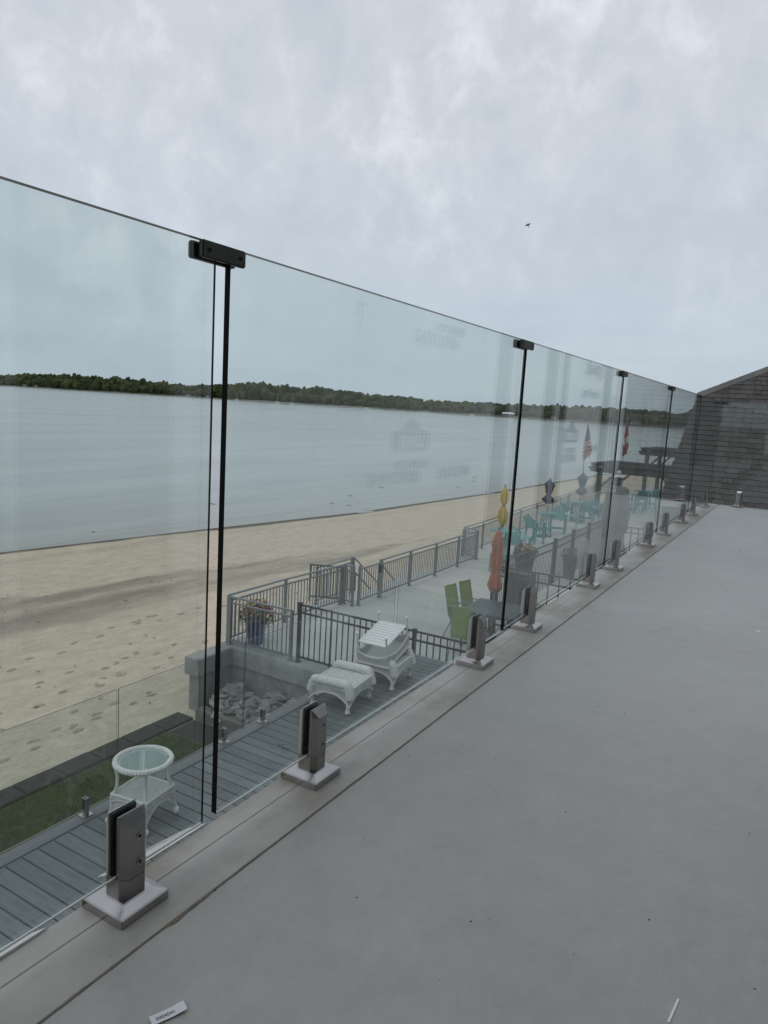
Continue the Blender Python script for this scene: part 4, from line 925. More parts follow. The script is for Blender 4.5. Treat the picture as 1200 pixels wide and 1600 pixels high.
tag(part('dry_leaf', MB().add([(0, 0, 0), (.03, .012, .004), (.05, 0, .002), (.03, -.012, .006)], [(0, 1, 2, 3)]).add([(.0, .02, 0), (.02, .035, .006), (.035, .02, .002)], [(0, 1, 2)]), TIMB, loc=(-4.53, 4.26, DZ + .561)), 'small dark dry leaf lying on the glass table top', 'leaf')

def ottoman(loc, rz, label, W_=.56, L_=.66, H_=.40):
    t = empty('wicker_ottoman', loc, rz, label, 'ottoman', 'white wicker ottomans on the lower deck')
    hx, hy = W_ / 2, L_ / 2
    b_ = MB(); b_.box((-hx + .02, -hy + .05, H_ - .12), (hx - .02, hy - .05, H_ - .085)); o = part('seat', b_, WHITEP, t)
    b_ = MB(); weave(b_, (-hx + .03, -hy + .06, H_ - .080), (hx - .03, -hy + .06, H_ - .080), (-hx + .03, hy - .06, H_ - .080), 26, 30, .006); part('seat_weave', b_, WHITEW, t)
    for s_ in (-1, 1):   # rolled ends, drooping at both sides
        pts = []; n_ = 46
        for k in range(n_ + 1):
            u = -1 + 2 * k / n_; dro = max(0, abs(u) - .72) / .28
            pts.append((u * (hx + .005) * (1 - .03 * dro), s_ * (hy - .035), H_ - .035 - .16 * dro ** 1.8))
        b_ = MB(); b_.tube(pts, [.056 * (1 + (.06 if k % 2 else -.03)) for k in range(n_ + 1)], 12); part('rolled_end', b_, WHITEW, t, smooth=True)
        b_ = MB(); n_ = 44
        for k in range(n_):
            x = -hx + .02 + (W_ - .04) * (k + .5) / n_; dep = .10 + .13 * abs(x / hx) ** 2.4
            b_.tube([(x, s_ * hy * .985, H_ - .06), (x + .006 * (-1) ** k, s_ * (hy + .002), H_ - .06 - dep * .5), (x, s_ * hy * .99, H_ - .06 - dep)], .0075, 4, cap=False)
        b_.tube([(-hx + 2 * hx * q / 12, s_ * hy * .99, H_ - .06 - (.10 + .13 * abs((q / 12 - .5) * 2) ** 2.4)) for q in range(13)], .012, 6)
        part('end_skirt', b_, WHITEW, t)
        b_ = MB(); n_ = 52
        for k in range(n_):
            y = -hy + .02 + (L_ - .04) * (k + .5) / n_; dep = .09 + .12 * abs(y / hy) ** 2.4
            if 18 < k < 34 and k % 6 < 2: continue
            b_.tube([(s_ * hx * .985, y, H_ - .09), (s_ * hx, y + .006 * (-1) ** k, H_ - .09 - dep * .5), (s_ * hx * .985, y, H_ - .09 - dep)], .0072, 4, cap=False)
        for lv in (.3, .62):
            b_.tube([(s_ * (hx + .002), -hy + 2 * hy * q / 12, H_ - .09 - (.09 + .12 * abs((q / 12 - .5) * 2) ** 2.4) * lv) for q in range(13)], .008, 5)
        b_.tube([(s_ * hx * .985, -hy + 2 * hy * q / 12, H_ - .09 - (.09 + .12 * abs((q / 12 - .5) * 2) ** 2.4)) for q in range(13)], .012, 6)
        b_.tube([(s_ * hx * .97, -hy + .05, H_ - .085), (s_ * hx * .97, hy - .05, H_ - .085)], .018, 8)
        part('side_skirt', b_, WHITEW, t)
        for s2 in (-1, 1): wicker_leg(t, s_ * (hx - .035), s2 * (hy - .035), .30, .028, .036)
    return t
ottoman((-4.69, 7.28, DZ), R(6), 'white wicker ottoman with rolled ends, nearer of the two on the deck')
ottoman((-4.64, 8.26, DZ), R(6), 'farther white wicker ottoman carrying the upside down table')
# upside down slatted table on the second ottoman
ud = empty('upturned_table', (-4.66, 8.24, DZ + .385), R(4), 'upside down white slatted wicker table lying on the farther ottoman', 'table'); ud.rotation_euler = (R(13), 0, R(4))
fx, fy = .20, .30; zt = .30
b_ = MB()
for a, c in (((-fx, -fy), (fx, -fy)), ((fx, -fy), (fx, fy)), ((fx, fy), (-fx, fy)), ((-fx, fy), (-fx, -fy))): b_.tube([(a[0], a[1], zt), (c[0], c[1], zt)], .012, 6)
part('shelf_frame', b_, WHITEP, ud)
for k in range(9): part('slat', MB().box((-fx + .01, -fy + .012 + k * .0645, zt - .006), (fx - .01, -fy + .012 + k * .0645 + .055, zt + .006)), WHITEP, ud)
for sx_ in (-1, 1):
    for sy_ in (-1, 1):
        part('leg', MB().lathe([(.014, 0), (.012, zt + .10), (.016, zt + .11), (.022, zt + .125), (.018, zt + .14), (.004, zt + .145)], (sx_ * (fx + .012), sy_ * (fy + .012), 0), n=10), WHITEP, ud, smooth=True)
for s_ in (-1, 1):
    for ax in (0, 1):
        L0 = fy if ax == 0 else fx; c = (fx if ax == 0 else fy) + .03; b_ = MB(); n_ = 30
        def P_(q, z): return (s_ * c, q, z) if ax == 0 else (q, s_ * c, z)
        for k in range(n_):
            q = -L0 - .03 + 2 * (L0 + .03) * (k + .5) / n_; b_.tube([P_(q, .01), P_(q, .11 + .07 * abs(q / L0) ** 2)], .008, 4, cap=False)
        b_.tube([P_(-L0 - .03 + 2 * (L0 + .03) * q / 10, .11 + .07 * abs((q / 10 - .5) * 2) ** 2) for q in range(11)], .012, 6)
        b_.tube([P_(-L0 - .04, .01), P_(L0 + .04, .01)], .02, 7); part('apron', b_, WHITEW, ud)
part('table_top', MB().box((-fx - .03, -fy - .03, 0), (fx + .03, fy + .03, .012)), WHITEW, ud)
# a twig on the boards
tw = MB().tube([(0, 0, 0), (.05, -.05, .01), (.12, -.07, .006), (.2, -.06, .01)], .004, 5).tube([(.12, -.07, .006), (.16, -.12, .01)], .003, 4).tube([(-.02, -.12, .004), (.05, -.13, .008)], .003, 4).tube([(.05, -.05, .01), (.10, -.02, .012)], .003, 4)
tag(part('fallen_twig', tw, TIMB, loc=(-4.62, 5.95, DZ + .002)), 'thin dark twig fallen on the deck boards behind the second spigot', 'twig')

# ================================================================== PLANTERS
def planter(loc, label, m_, h, r, fh, fr, cols, n_fl=260, seed=1, square=False):
    t = empty('planter', loc, 0, label, 'planter', None); rd_ = random.Random(seed)
    part('pot', MB().lathe([(r * .62, 0), (r * .66, .02), (r * .93, h * .86), (r * 1.04, h * .9), (r * 1.05, h), (r * .93, h), (r * .90, h * .93), (.01, h * .92)], n=28), m_, t, smooth=True)
    mats = [LEAF] + cols; b_ = MB()
    for k in range(n_fl * 2):
        a = rd_.uniform(0, 6.28); q = rd_.random() ** .5 * fr; z = h * .92 + (fh - h * .9) * rd_.random() ** .8 * (1.1 - .6 * (q / fr) ** 2)
        if q > r and rd_.random() < .5: z -= .1 * rd_.random()
        s = rd_.uniform(.018, .045); c = Vector((math.cos(a) * q, math.sin(a) * q, z)); u = Vector((rd_.uniform(-1, 1), rd_.uniform(-1, 1), rd_.uniform(-.4, .8))).normalized(); v = u.cross(Vector((rd_.uniform(-1, 1), rd_.uniform(-1, 1), .3))).normalized()
        b_.add([c - u * s, c - v * s * .45, c + u * s, c + v * s * .45], [(0, 1, 2, 3)])
    o = part('leaves', b_, LEAF, t); tag(o, kind='stuff')
    for ci, cm in enumerate(cols):
        b_ = MB()
        for k in range(n_fl // len(cols)):
            a = rd_.uniform(0, 6.28); q = (.45 + .6 * rd_.random()) * fr * rd_.random() ** .2; z = h + (fh - h) * (.35 + .75 * rd_.random()) * (1.15 - .7 * (q / fr) ** 2)
            if ci == 1: a = rd_.uniform(-1.6, 1.2)
            c = Vector((math.cos(a) * q, math.sin(a) * q, z)); s = rd_.uniform(.012, .024)
            for w_ in range(3):
                u = Vector((rd_.uniform(-1, 1), rd_.uniform(-1, 1), rd_.uniform(-.5, 1))).normalized(); v = u.orthogonal().normalized()
                b_.add([c - u * s, c - v * s, c + u * s, c + v * s], [(0, 1, 2, 3)])
        o = part('blossoms', b_, cm, t); tag(o, kind='stuff')
    return t
planter((-8.52, 10.16, PZ), 'cobalt blue pot of yellow and pink flowers at the patio corner', POTB, .46, .21, .80, .33, [PETY, PETP], 300, 1)
planter((-6.45, 18.95, PZ), 'large navy pot of rust coloured flowers behind the tall grey fence', POTN, .74, .30, .98, .36, [PETR, PETY], 220, 2)
planter((-4.98, 18.2, PZ + .42), 'charcoal pot with sparse dark leaves on the low concrete wall', POTG, .58, .20, .80, .24, [PETR], 60, 3)

# ================================================================== CLOSED UMBRELLAS
def umbrella(loc, label, canv, h_top, h_bot, rmax, waist=None, prof=None, polem=GREYM, finial=None, base=True, folds=8, fd=.2):
    t = empty('closed_umbrella', loc, 0, label, 'umbrella', 'closed patio umbrellas')
    part('pole', MB().tube([(0, 0, .03), (0, 0, h_top - .02)], .019, 8), polem, t)
    if base: part('base', MB().lathe([(.24, 0), (.24, .03), (.06, .06), (.03, .16), (.028, .30)], n=20), DGREY, t, smooth=True)
    n_ = folds * 4; b_ = MB(); V = []; prof = prof or [(0, .06), (.12, .5), (.3, .85), (.5, .8), (.62, .55), (.68, .45), (.76, .75), (.9, 1.0), (1, .8)]
    for (u, r_) in prof:
        z = h_top - (h_top - h_bot) * u
        for k in range(n_):
            a = 2 * math.pi * k / n_; f_ = 1 + fd * math.cos(a * folds) * min(1, u * 4) + .12 * mnoise.noise(Vector((a, u * 4, loc[1])))
            zz = z + (.05 * math.cos(a * folds + 1) if u > .95 else 0)
            V.append((math.cos(a) * rmax * r_ * f_, math.sin(a) * rmax * r_ * f_, zz))
    P = len(prof); Fs = [(i * n_ + k, i * n_ + (k + 1) % n_, (i + 1) * n_ + (k + 1) % n_, (i + 1) * n_ + k) for i in range(P - 1) for k in range(n_)] + [tuple(range(n_))]
    part('canopy', b_.add(V, Fs), canv, t, smooth=True)
    part('finial', MB().lathe([(.012, 0), (.028, .02), (.03, .05), (.012, .08), (.004, .09)], (0, 0, h_top - .02), n=10), finial or polem, t, smooth=True)
    if waist:
        part('tie', MB().torus((0, 0, h_top - (h_top - h_bot) * waist[0]), rmax * waist[1], .015, 16, 6), waist[2], t)
    return t
yp = [(0, .25), (.06, .6), (.18, .8), (.3, .85), (.40, .75), (.455, .40), (.49, .32), (.53, .6), (.66, 1.0), (.82, 1.0), (.93, .7), (1, .4)]
umbrella((-7.62, 20.1, PZ), 'yellow ruffled closed umbrella tied in the middle over the first bar table', YEL, 2.39, 1.22, .108, waist=(.48, .42, NAVY), prof=yp, folds=6, fd=.42)
op = [(0, .1), (.03, .36), (.10, .62), (.2, .82), (.28, 1.0), (.30, .78), (.36, .82), (.55, .92), (.64, .86), (.67, .66), (.72, .74), (.84, .92), (.95, 1.15), (1, .95)]
uo = umbrella((-5.09, 13.30, PZ), 'rust orange closed umbrella standing over the grey slatted table', ORG, 2.27, 1.05, .105, prof=op, folds=6, fd=.34)
np_ = [(0, .06), (.08, .32), (.18, .72), (.29, .98), (.31, .74), (.42, .70), (.56, .55), (.66, .40), (.74, .60), (.85, 1.02), (.93, .92), (1, .35)]
umbrella((-8.30, 26.5, PZ), 'navy closed umbrella pinched in the middle behind the turquoise chairs', NAVY, 2.19, 1.27, .20, prof=np_, folds=6, fd=.22)
umbrella((-8.42, 31.5, PZ), 'slate blue closed umbrella in front of the striped flag pole', SLATE, 2.16, 1.2, .22, prof=np_, folds=6, fd=.2)
gp = [(0, .20), (.01, .30), (.012, .62), (.05, .80), (.3, 1.0), (.52, .9), (.62, .62), (.72, .85), (.85, 1.15), (1, .9)]
ug = umbrella((-4.45, 20.3, PZ + .03), 'large grey covered umbrella with white finial inside the grey fence', GCANV, 2.72, .45, .36, prof=gp, folds=5, fd=.12, finial=WHITE)
part('hub', MB().lathe([(.10, 0), (.11, .10), (.10, .12), (.12, .13), (.12, .24), (.03, .26)], (0, 0, 2.70), n=14), DGREY, ug, smooth=True)
part('top_cap', MB().lathe([(.13, 0), (.10, .04), (.03, .06), (.05, .09), (.06, .13), (.03, .17), (.005, .18)], (0, 0, 2.95), n=14), WHITE, ug, smooth=True)
tp = [(0, .3), (.03, .7), (.12, .95), (.35, 1.05), (.6, .95), (.8, .6), (1, .35)]
umbrella((-4.63, 18.0, PZ + .42), 'pale taupe covered umbrella bundle beside the charcoal pot', TAUPE, 1.14, .16, .125, prof=tp, folds=5, fd=.1, base=False, finial=GREYM)

# ================================================================== TURQUOISE FURNITURE
def teal_chair(loc, rz, label, m_=TEAL, hb=1.06, sh=.60, name='tall_chair', grp='turquoise high slat back chairs on the patio'):
    t = empty(name, loc, rz, label, 'chair', grp)
    for sx_ in (-1, 1):
        part('leg', MB().box((sx_ * .27 - .02, -.25, 0), (sx_ * .27 + .02, -.17, sh + .16)), m_, t)
        part('leg', MB().bar((sx_ * .27, .20, 0), (sx_ * .27, .12, sh + .14), .04, .08), m_, t)
        part('arm', MB().box((sx_ * .29 - .055, -.30, sh + .16), (sx_ * .29 + .055, .30, sh + .185)), m_, t)
        part('side_rail', MB().box((sx_ * .27 - .018, -.24, sh - .10), (sx_ * .27 + .018, .2, sh - .02)), m_, t)
    for k in range(5): part('seat_slat', MB().box((-.25, -.26 + k * .088, sh - .02), (.25, -.26 + k * .088 + .076, sh)), m_, t)
    for k in range(5):
        x = -.2 + k * .1; h = hb - .05 * abs(k - 2) ** 1.3
        part('back_slat', MB().bar((x * .85, .18, sh - .05), (x * 1.1, .36, h), .088, .02, up=(0, 1, .3)), m_, t)
    part('footrest', MB().box((-.27, -.24, .2), (.27, -.19, .28)), m_, t)
    return t
c1 = teal_chair((-8.15, 24.75, PZ), R(150), 'turquoise high chair nearest the camera, beside the navy umbrella')
TC = [((-8.15, 27.55, PZ), 20, 'turquoise high chair behind the table under the navy umbrella'), ((-8.95, 31.4, PZ), 100, 'turquoise high chair on the beach side of the slate umbrella'),
      ((-7.95, 32.6, PZ), -60, 'turquoise high chair right of the slate umbrella'), ((-8.0, 31.0, PZ), 190, 'turquoise high chair on the near side of the slate umbrella table'),
      ((-7.55, 20.9, PZ), 20, 'turquoise high chair half hidden behind the second black glass edge'), ((-7.9, 38.0, PZ), 150, 'turquoise high chair under the pergola, left one'),
      ((-7.2, 38.4, PZ), 200, 'turquoise high chair under the pergola, middle one'), ((-6.9, 40.0, PZ), -20, 'turquoise high chair under the pergola, right one')]
for p, a, lb in TC: dup(c1, p, R(a), lb)
c2 = teal_chair((-8.35, 34.3, PZ), R(160), 'light blue low chair beside the pergola post', BLUEC, .80, .38, 'low_chair', 'light blue low chairs by the pergola')
dup(c2, (-7.75, 34.0, PZ), R(190), 'light blue low chair next to the grey covered umbrella')
def bar_table(loc, label, r=.38, h=.90, grp='round turquoise bar tables'):
    t = empty('bar_table', loc, 0, label, 'table', grp)
    for k in range(5):
        x0 = -r + k * 2 * r / 5; x1 = x0 + 2 * r / 5 - .008; b_ = MB(); po = []
        xs = np.linspace(x0, x1, 5)
        po = [(x, -math.sqrt(max(0, r * r - x * x))) for x in xs] + [(x, math.sqrt(max(0, r * r - x * x))) for x in xs[::-1]]
        part('top_slat', b_.prism(po, h - .025, h), TEAL, t)
    for a in range(4):
        q = a * math.pi / 2 + .78; part('leg', MB().bar((math.cos(q) * .26, math.sin(q) * .26, 0), (math.cos(q) * .20, math.sin(q) * .20, h - .026), .07, .035), TEAL, t)
    part('stretcher', MB().box((-.2, -.02, .28), (.2, .02, .34)).box((-.02, -.2, .34), (.02, .2, .40)), TEAL, t)
    return t
b1 = bar_table((-7.55, 20.1, PZ), 'round turquoise bar table under the yellow umbrella', .40, 1.10)
dup(b1, (-8.30, 26.5, PZ), 0, 'round turquoise bar table under the navy umbrella').scale = (.92, .92, .82)
dup(b1, (-8.42, 31.5, PZ), 0, 'round turquoise bar table under the slate umbrella').scale = (1, 1, .8)
dup(b1, (-7.3, 39.2, PZ), 0, 'round turquoise bar table beneath the pergola').scale = (1, 1, .85)
def side_table(loc, rz, label, w=.46, h=.55):
    t = empty('side_table', loc, rz, label, 'side table', 'small square turquoise side tables')
    for k in range(4): part('top_slat', MB().box((-w / 2 + k * w / 4 + .004, -w / 2, h - .022), (-w / 2 + (k + 1) * w / 4 - .004, w / 2, h)), TEAL, t)
    for sx_ in (-1, 1):
        for sy_ in (-1, 1): part('leg', MB().cbox((sx_ * (w / 2 - .03), sy_ * (w / 2 - .03), (h - .022) / 2), (.05, .05, h - .022)), TEAL, t)
        part('rail', MB().box((sx_ * (w / 2 - .03) - .015, -w / 2 + .056, .07), (sx_ * (w / 2 - .03) + .015, w / 2 - .056, .12)), TEAL, t)
    return t
s1 = side_table((-7.80, 22.7, PZ), R(10), 'small square turquoise side table in the open, before the first high chair')
dup(s1, (-8.10, 29.2, PZ), R(15), 'small square turquoise side table between the navy and slate umbrellas')
dup(s1, (-7.35, 20.6 - 1.2, PZ), R(5), 'small square turquoise side table beside the second black glass edge')
dup(s1, (-7.0, 36.9, PZ), R(5), 'small square turquoise side table near the pergola, farthest one')

# ================================================================== GREEN CHAIRS AND SLATTED TABLE
def sling_chair(loc, rz, label):
    t = empty('sling_chair', loc, rz, label, 'chair', 'green sling chairs at the grey slatted table')
    w = .235; b_ = MB(); prof = [(-.24, .42), (0, .40), (.2, .41), (.26, .50), (.33, .78), (.40, 1.04)]
    V = [(sx_ * (w - .02), y, z) for y, z in prof for sx_ in (-1, 1)] + [(sx_ * (w - .02), y + .006, z - .008) for y, z in prof for sx_ in (-1, 1)]
    n_ = len(prof); Fs = [(2 * i, 2 * i + 1, 2 * i + 3, 2 * i + 2) for i in range(n_ - 1)] + [(2 * n_ + 2 * i, 2 * n_ + 2 * i + 2, 2 * n_ + 2 * i + 3, 2 * n_ + 2 * i + 1) for i in range(n_ - 1)]
    part('sling', b_.add(V, Fs), SLING, t)
    part('top_rail', MB().tube([(-w, .40, 1.045), (w, .40, 1.045)], .013, 8), SLING, t, smooth=True)
    for sx_ in (-1, 1):
        part('side_frame', MB().tube([(sx_ * w, y, z) for y, z in prof], .013, 6), GREYM, t)
        part('leg', MB().tube([(sx_ * w, -.20, .41), (sx_ * (w + .02), -.26, 0)], .013, 6), GREYM, t)
        part('leg', MB().tube([(sx_ * w, .16, .41), (sx_ * (w + .02), .36, 0)], .013, 6), GREYM, t)
        part('arm', MB().tube([(sx_ * (w + .01), -.24, .40), (sx_ * (w + .03), -.22, .64), (sx_ * (w + .03), .10, .66), (sx_ * w, .31, .66)], .012, 6), GREYM, t)
    return t
g1 = sling_chair((-5.57, 12.98, PZ), R(80), 'green sling chair on the beach side of the slatted table, left one')
g1.scale = (.80, .92, 1)
dup(g1, (-5.50, 13.50, PZ), R(78), 'green sling chair on the beach side of the slatted table, farther one')
dup(g1, (-5.13, 12.02, PZ), R(192), 'green sling chair with its back to the camera, nearest one')
st = empty('slatted_table', (-4.95, 13.15, PZ), R(2), 'square grey slatted patio table beside the green chairs', 'table')
for k in range(11): part('slat', MB().box((-.55 + k * .1, -.55, .70), (-.55 + k * .1 + .09, .55, .722)), SLAT, st)
part('frame', MB().box((-.53, -.53, .655), (-.48, .53, .698)).box((.48, -.53, .655), (.53, .53, .698)).box((-.478, -.53, .655), (.478, -.48, .698)).box((-.478, .48, .655), (.478, .53, .698)), SLAT, st)
for sx_ in (-1, 1):
    for sy_ in (-1, 1): part('leg', MB().bar((sx_ * .5, sy_ * .5, 0), (sx_ * .46, sy_ * .46, .70), .04, .04), DGREY, st)

# ================================================================== FLAGS, PERGOLAS
def flag(loc, hp, z0, z1, w, label, kind_):
    t = empty('flag_pole', loc, 0, label, 'flag')
    part('pole', MB().tube([(0, 0, 0), (0, 0, hp)], .018, 8), GREYM, t)
    # limp cloth hanging along the pole: vertical run = fly length
    mats_us = [mat('flag_red', (.34, .025, .035), rough=.8), mat('flag_white', (.62, .62, .62), rough=.8), mat('flag_blue', (.03, .04, .12), rough=.8)]
    b_ = MB(); nu, nv = 26, 40; V = []; L = z1 - z0
    for j_ in range(nv + 1):
        v = j_ / nv; env = .15 + .85 * min(1, v * 1.25) ** .9 * (1 - .35 * max(0, v - .75) / .25)
        for i_ in range(nu + 1):
            u = i_ / nu; fold = math.sin(u * 13 + v * 2.5) * .055 * env
            V.append((w * (u - .35) * env + .02, fold, z1 - L * v - .10 * math.sin(u * 6) * env))
    fs = []; mi = []
    for j_ in range(nv):
        for i_ in range(nu):
            fs.append((j_ * (nu + 1) + i_, j_ * (nu + 1) + i_ + 1, (j_ + 1) * (nu + 1) + i_ + 1, (j_ + 1) * (nu + 1) + i_)); v = (j_ + .5) / nv; u = (i_ + .5) / nu
            if kind_ == 'stripes':
                if v < .42: mi.append(1 if (i_ % 5 == 2 and j_ % 4 == 2) else 2)
                else: mi.append(int((v - .42 + u * .30) * 17) % 2)
            else:
                if v < .52: mi.append(0)
                elif v < .70: mi.append(0 if abs(u - .5) < .10 and abs(v - .61) < .04 else 1)
                else: mi.append(0)
    b_.v = V; b_.f = fs; b_.m = mi
    part('cloth', b_, mats_us, t, smooth=True)
    part('finial', MB().lathe([(.01, 0), (.04, .03), (.04, .06), (.005, .09)], (0, 0, hp), n=10), GREYM, t, smooth=True)
flag((-8.55, 31.9, PZ), 4.2, 2.75, 4.15, .42, 'striped red, white and blue flag hanging limp on its pole', 'stripes')
flag((-8.15, 37.6, PZ), 4.7, 2.75, 4.65, .30, 'red and white flag hanging limp beyond the pergola beam', 'rwr')

def pergola(loc, rz, label, L_=4.2, Wd=3.0, H_=2.25, m1=TIMB2, m2=TIMB, k_=9):
    t = empty('pergola', loc, rz, label, 'pergola', 'dark timber pergolas on the patio')
    for x in (.0, L_ - .6):
        for y in (0, Wd):
            part('post', MB().cbox((x, y, H_ / 2), (.2, .2, H_)), m1, t, bevel=.01)
            part('post_cap', MB().cbox((x, y, H_ * .98), (.26, .26, .05)), m1, t)
    for y in (-.09, Wd - .09):
        for dy in (0, .20): part('beam', MB().add([(-.55, y + dy - .025, H_ - .02), (-.40, y + dy - .025, H_ - .24), (L_, y + dy - .025, H_ - .24), (L_ + .15, y + dy - .025, H_ - .02), (-.55, y + dy + .025, H_ - .02), (-.40, y + dy + .025, H_ - .24), (L_, y + dy + .025, H_ - .24), (L_ + .15, y + dy + .025, H_ - .02)],
                                                       [(0, 1, 2, 3), (7, 6, 5, 4), (0, 4, 5, 1), (1, 5, 6, 2), (2, 6, 7, 3), (3, 7, 4, 0)]), m2, t)
    for k in range(k_): part('rafter', MB().box((-.25 + k * (L_ / (k_ - 1)) - .025, -.5, H_ - .02 + .002), (-.25 + k * (L_ / (k_ - 1)) + .025, Wd + .5, H_ + .14)), m2, t)
    for k in range(14): part('batten', MB().box((-.4, -.4 + k * (Wd + .8) / 14, H_ + .142), (L_ + .1, -.4 + k * (Wd + .8) / 14 + .05, H_ + .19)), m2, t)
    for y in (0, Wd):
        part('brace', MB().bar((.08, y, H_ - .95), (.75, y, H_ - .25), .09, .09), m2, t); part('brace', MB().bar((L_ - .68, y, H_ - .95), (L_ - 1.3, y, H_ - .25), .09, .09), m2, t)
    return t
pergola((-8.55, 34.9, PZ), R(-4), 'nearer dark timber pergola, its long beam crossing behind the third glass edge')
pergola((-8.45, 45.5, PZ), R(-4), 'farther dark timber pergola, above and beyond the nearer one', H_=2.75)

# ================================================================== FAR SHORE DETAILS AND BIRD
bh = empty('boathouse', (-.384 * 845, 845, WZ), R(22), 'pale boathouse on stilts over the water by the far shore', 'building')
part('wall', MB().box((-7, -4, 2.2), (7, 4, 4.6)), SIDING, bh); part('roof', MB().add([(-8, -5, 4.6), (8, -5, 4.6), (8, 5, 4.6), (-8, 5, 4.6), (-6, 0, 6.4), (6, 0, 6.4)], [(0, 1, 5, 4), (2, 3, 4, 5), (1, 2, 5), (3, 0, 4), (3, 2, 1, 0)]), WHITE, bh)
part('deck_floor', MB().box((-8.5, -5, 1.8), (8.5, 5, 2.19)), TIMB, bh)
for k in range(6):
    part('stilt', MB().box((-7.5 + k * 3 - .2, -4.2, -1), (-7.5 + k * 3 + .2, -3.8, 1.8)), TIMB, bh)
for k in range(4): part('window', MB().box((-5.8 + k * 3.2, -4.06, 2.9), (-4.2 + k * 3.2, -4.01, 4.0)), UNDER, bh)
dock = empty('pier', (-.40 * 850, 850, WZ), R(15), 'long low dark pier left of the boathouse', 'pier')
part('deck_floor', MB().box((-30, -1, .9), (0, 1, 1.2)), TIMB, dock)
for k in range(11): part('pile', MB().box((-30 + k * 3 - .18, -1, -1), (-30 + k * 3 + .18, -.6, 2.0)), TIMB, dock)
def boat(loc, rz, label, mast=True, L_=8):
    t = empty('moored_boat', loc, rz, label, 'boat', 'small boats moored off the far shore')
    h_ = MB(); pr = [(-.5, .28, .9), (-.25, .36, .85), (.1, .34, .95), (.35, .2, 1.05), (.5, .02, 1.2)]; V = []
    for x, w_, z in pr: V += [(x * L_, -w_ * 3, z), (x * L_, 0, -.3), (x * L_, w_ * 3, z)]
    h_.add(V, [(3 * i + a, 3 * i + a + 1, 3 * i + a + 4, 3 * i + a + 3) for i in range(4) for a in (0, 1)] + [(3 * i, 3 * i + 3, 3 * i + 5, 3 * i + 2) for i in range(4)] + [(0, 2, 1)])
    part('hull', h_, WHITE, t); part('cabin', MB().box((-.2 * L_, -.6, .9), (.12 * L_, .6, 1.6)), WHITE, t)
    if mast: part('mast', MB().tube([(.05 * L_, 0, .9), (.05 * L_, 0, 10.5)], .12, 5), WHITE, t); part('boom', MB().tube([(.05 * L_, 0, 2.2), (-.4 * L_, 0, 2.2)], .12, 5), WHITE, t)
    return t
for r_, D, lb, ms in ((-1.003, 690, 'white moored boat in front of the left far shore, beside the first glass gap', False), (-.808, 850, 'white sailing boat with bare mast off the middle of the far shore', True),
                      (-.775, 840, 'second bare masted sailing boat, right of the first', True), (-.625, 800, 'small open boat far out above the centre of the picture', False), (-.90, 900, 'bare masted sailing boat just right of the first black edge', True), (-.44, 820, 'small white boat beside the pier', False)):
    boat((r_ * D, D, WZ), R(random.uniform(-30, 30)), lb, ms)
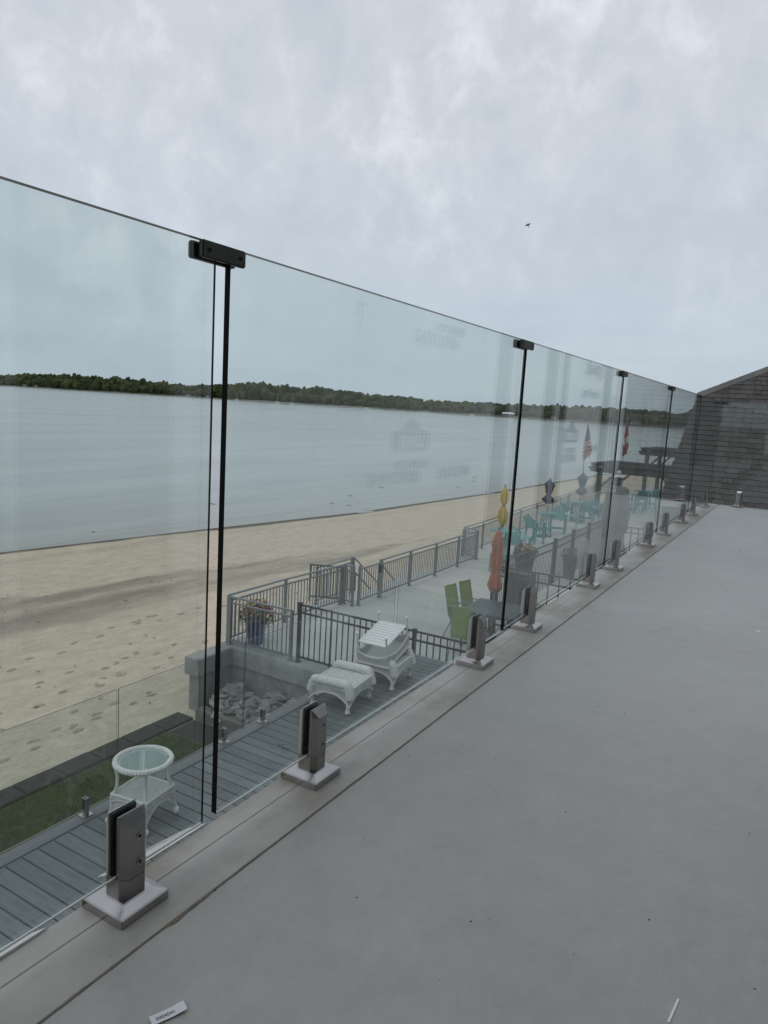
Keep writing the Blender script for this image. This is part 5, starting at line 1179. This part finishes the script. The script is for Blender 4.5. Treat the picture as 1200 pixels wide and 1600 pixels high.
for k, (r_, w_, lb) in enumerate(((-1.52, 9, 'white waterside house at the far left of the distant shore'), (-1.48, 6, 'small pale cottage beside the far left waterside house'), (-1.02, 9, 'pale waterside house seen through the first glass joint'), (-.97, 7, 'small white house low on the shore right of the first glass joint'),
                                  (-.205, 10, 'pale house on the far shore behind the third glass edge'), (-.315, 8, 'low pale house on the far shore behind the third pane'))):
    D = far_d(r_) + 9 + 14 * mnoise.noise(Vector((r_ * 14, 0, 0))); t = empty('far_house', (r_ * D, D, WZ + 1.5), R(20), lb, 'house', 'small houses on the distant shore')
    part('wall', MB().box((-w_ / 2, -3, 0), (w_ / 2, 3, 2.8)), SIDING, t); part('roof', MB().add([(-w_ / 2 - .4, -3.5, 2.8), (w_ / 2 + .4, -3.5, 2.8), (w_ / 2 + .4, 3.5, 2.8), (-w_ / 2 - .4, 3.5, 2.8), (-w_ / 2 - .4, 0, 4.6), (w_ / 2 + .4, 0, 4.6)], [(0, 1, 5, 4), (2, 3, 4, 5), (0, 4, 3), (1, 2, 5), (3, 2, 1, 0)]), TIMB, t)
    for q in (-.25, .25): part('window', MB().box((q * w_ - .6, -3.06, 1), (q * w_ + .6, -3.01, 2.1)), UNDER, t)

bd = empty('bird', (-22.525, 59.667, 16.245), R(20), 'small dark bird in flight against the cloudy sky', 'bird')
bd.rotation_euler = (R(55), R(-25), R(30)); bd.scale = (1.0, 1.0, 1.0)
BIRDM = mat('dark_feathers', (.012, .012, .014), rough=.8)
part('body', MB().tube([(0, -.20, 0), (0, -.12, 0), (0, 0, 0), (0, .10, .01), (0, .15, .02), (0, .19, .02)], [.008, .03, .05, .038, .03, .005], 8), BIRDM, bd, smooth=True)
for s_ in (-1, 1):
    V = [(0, .06, .01), (s_ * .12, .09, .06), (s_ * .26, .02, .05), (s_ * .16, -.05, .06), (0, -.06, .01)]
    part('wing', MB().add(V + [(x, y, z + .006) for x, y, z in V], [(0, 1, 2, 3, 4), (9, 8, 7, 6, 5)] + [(i, (i + 1) % 5, 5 + (i + 1) % 5, 5 + i) for i in range(5)]), BIRDM, bd)
part('tail', MB().add([(0, -.17, 0), (-.04, -.29, 0), (.04, -.29, 0), (0, -.17, .006), (-.04, -.29, .006), (.04, -.29, .006)], [(0, 2, 1), (3, 4, 5), (0, 1, 4, 3), (1, 2, 5, 4), (2, 0, 3, 5)]), BIRDM, bd)

# ------------------------------------------------------------------ gather panes, spigots and clamps under their railings
def adopt(root, names, rename=None):
    for o in list(COL.objects):
        b_ = o.name.split('.')[0]
        if o.parent is None and b_ in names:
            if rename and b_ in rename: o.name = rename[b_]
            for k in ('label', 'category', 'group'):
                if k in o: del o[k]
            l = Vector(o.location) - Vector(root.location); o.parent = root; o.location = l
LRL = empty('glass_railing', (GX2, 5.5, DZ), 0, 'low frameless glass railing on short spigots round the lower grey deck', 'glass railing')
adopt(GRL, ('glass_panel', 'glass_spigot', 'glass_clamp', 'corner_clamp'), {'glass_panel': 'pane', 'glass_spigot': 'spigot', 'glass_clamp': 'clamp', 'corner_clamp': 'clamp'})
adopt(LRL, ('glass_pane', 'deck_spigot'), {'glass_pane': 'pane', 'deck_spigot': 'spigot'})
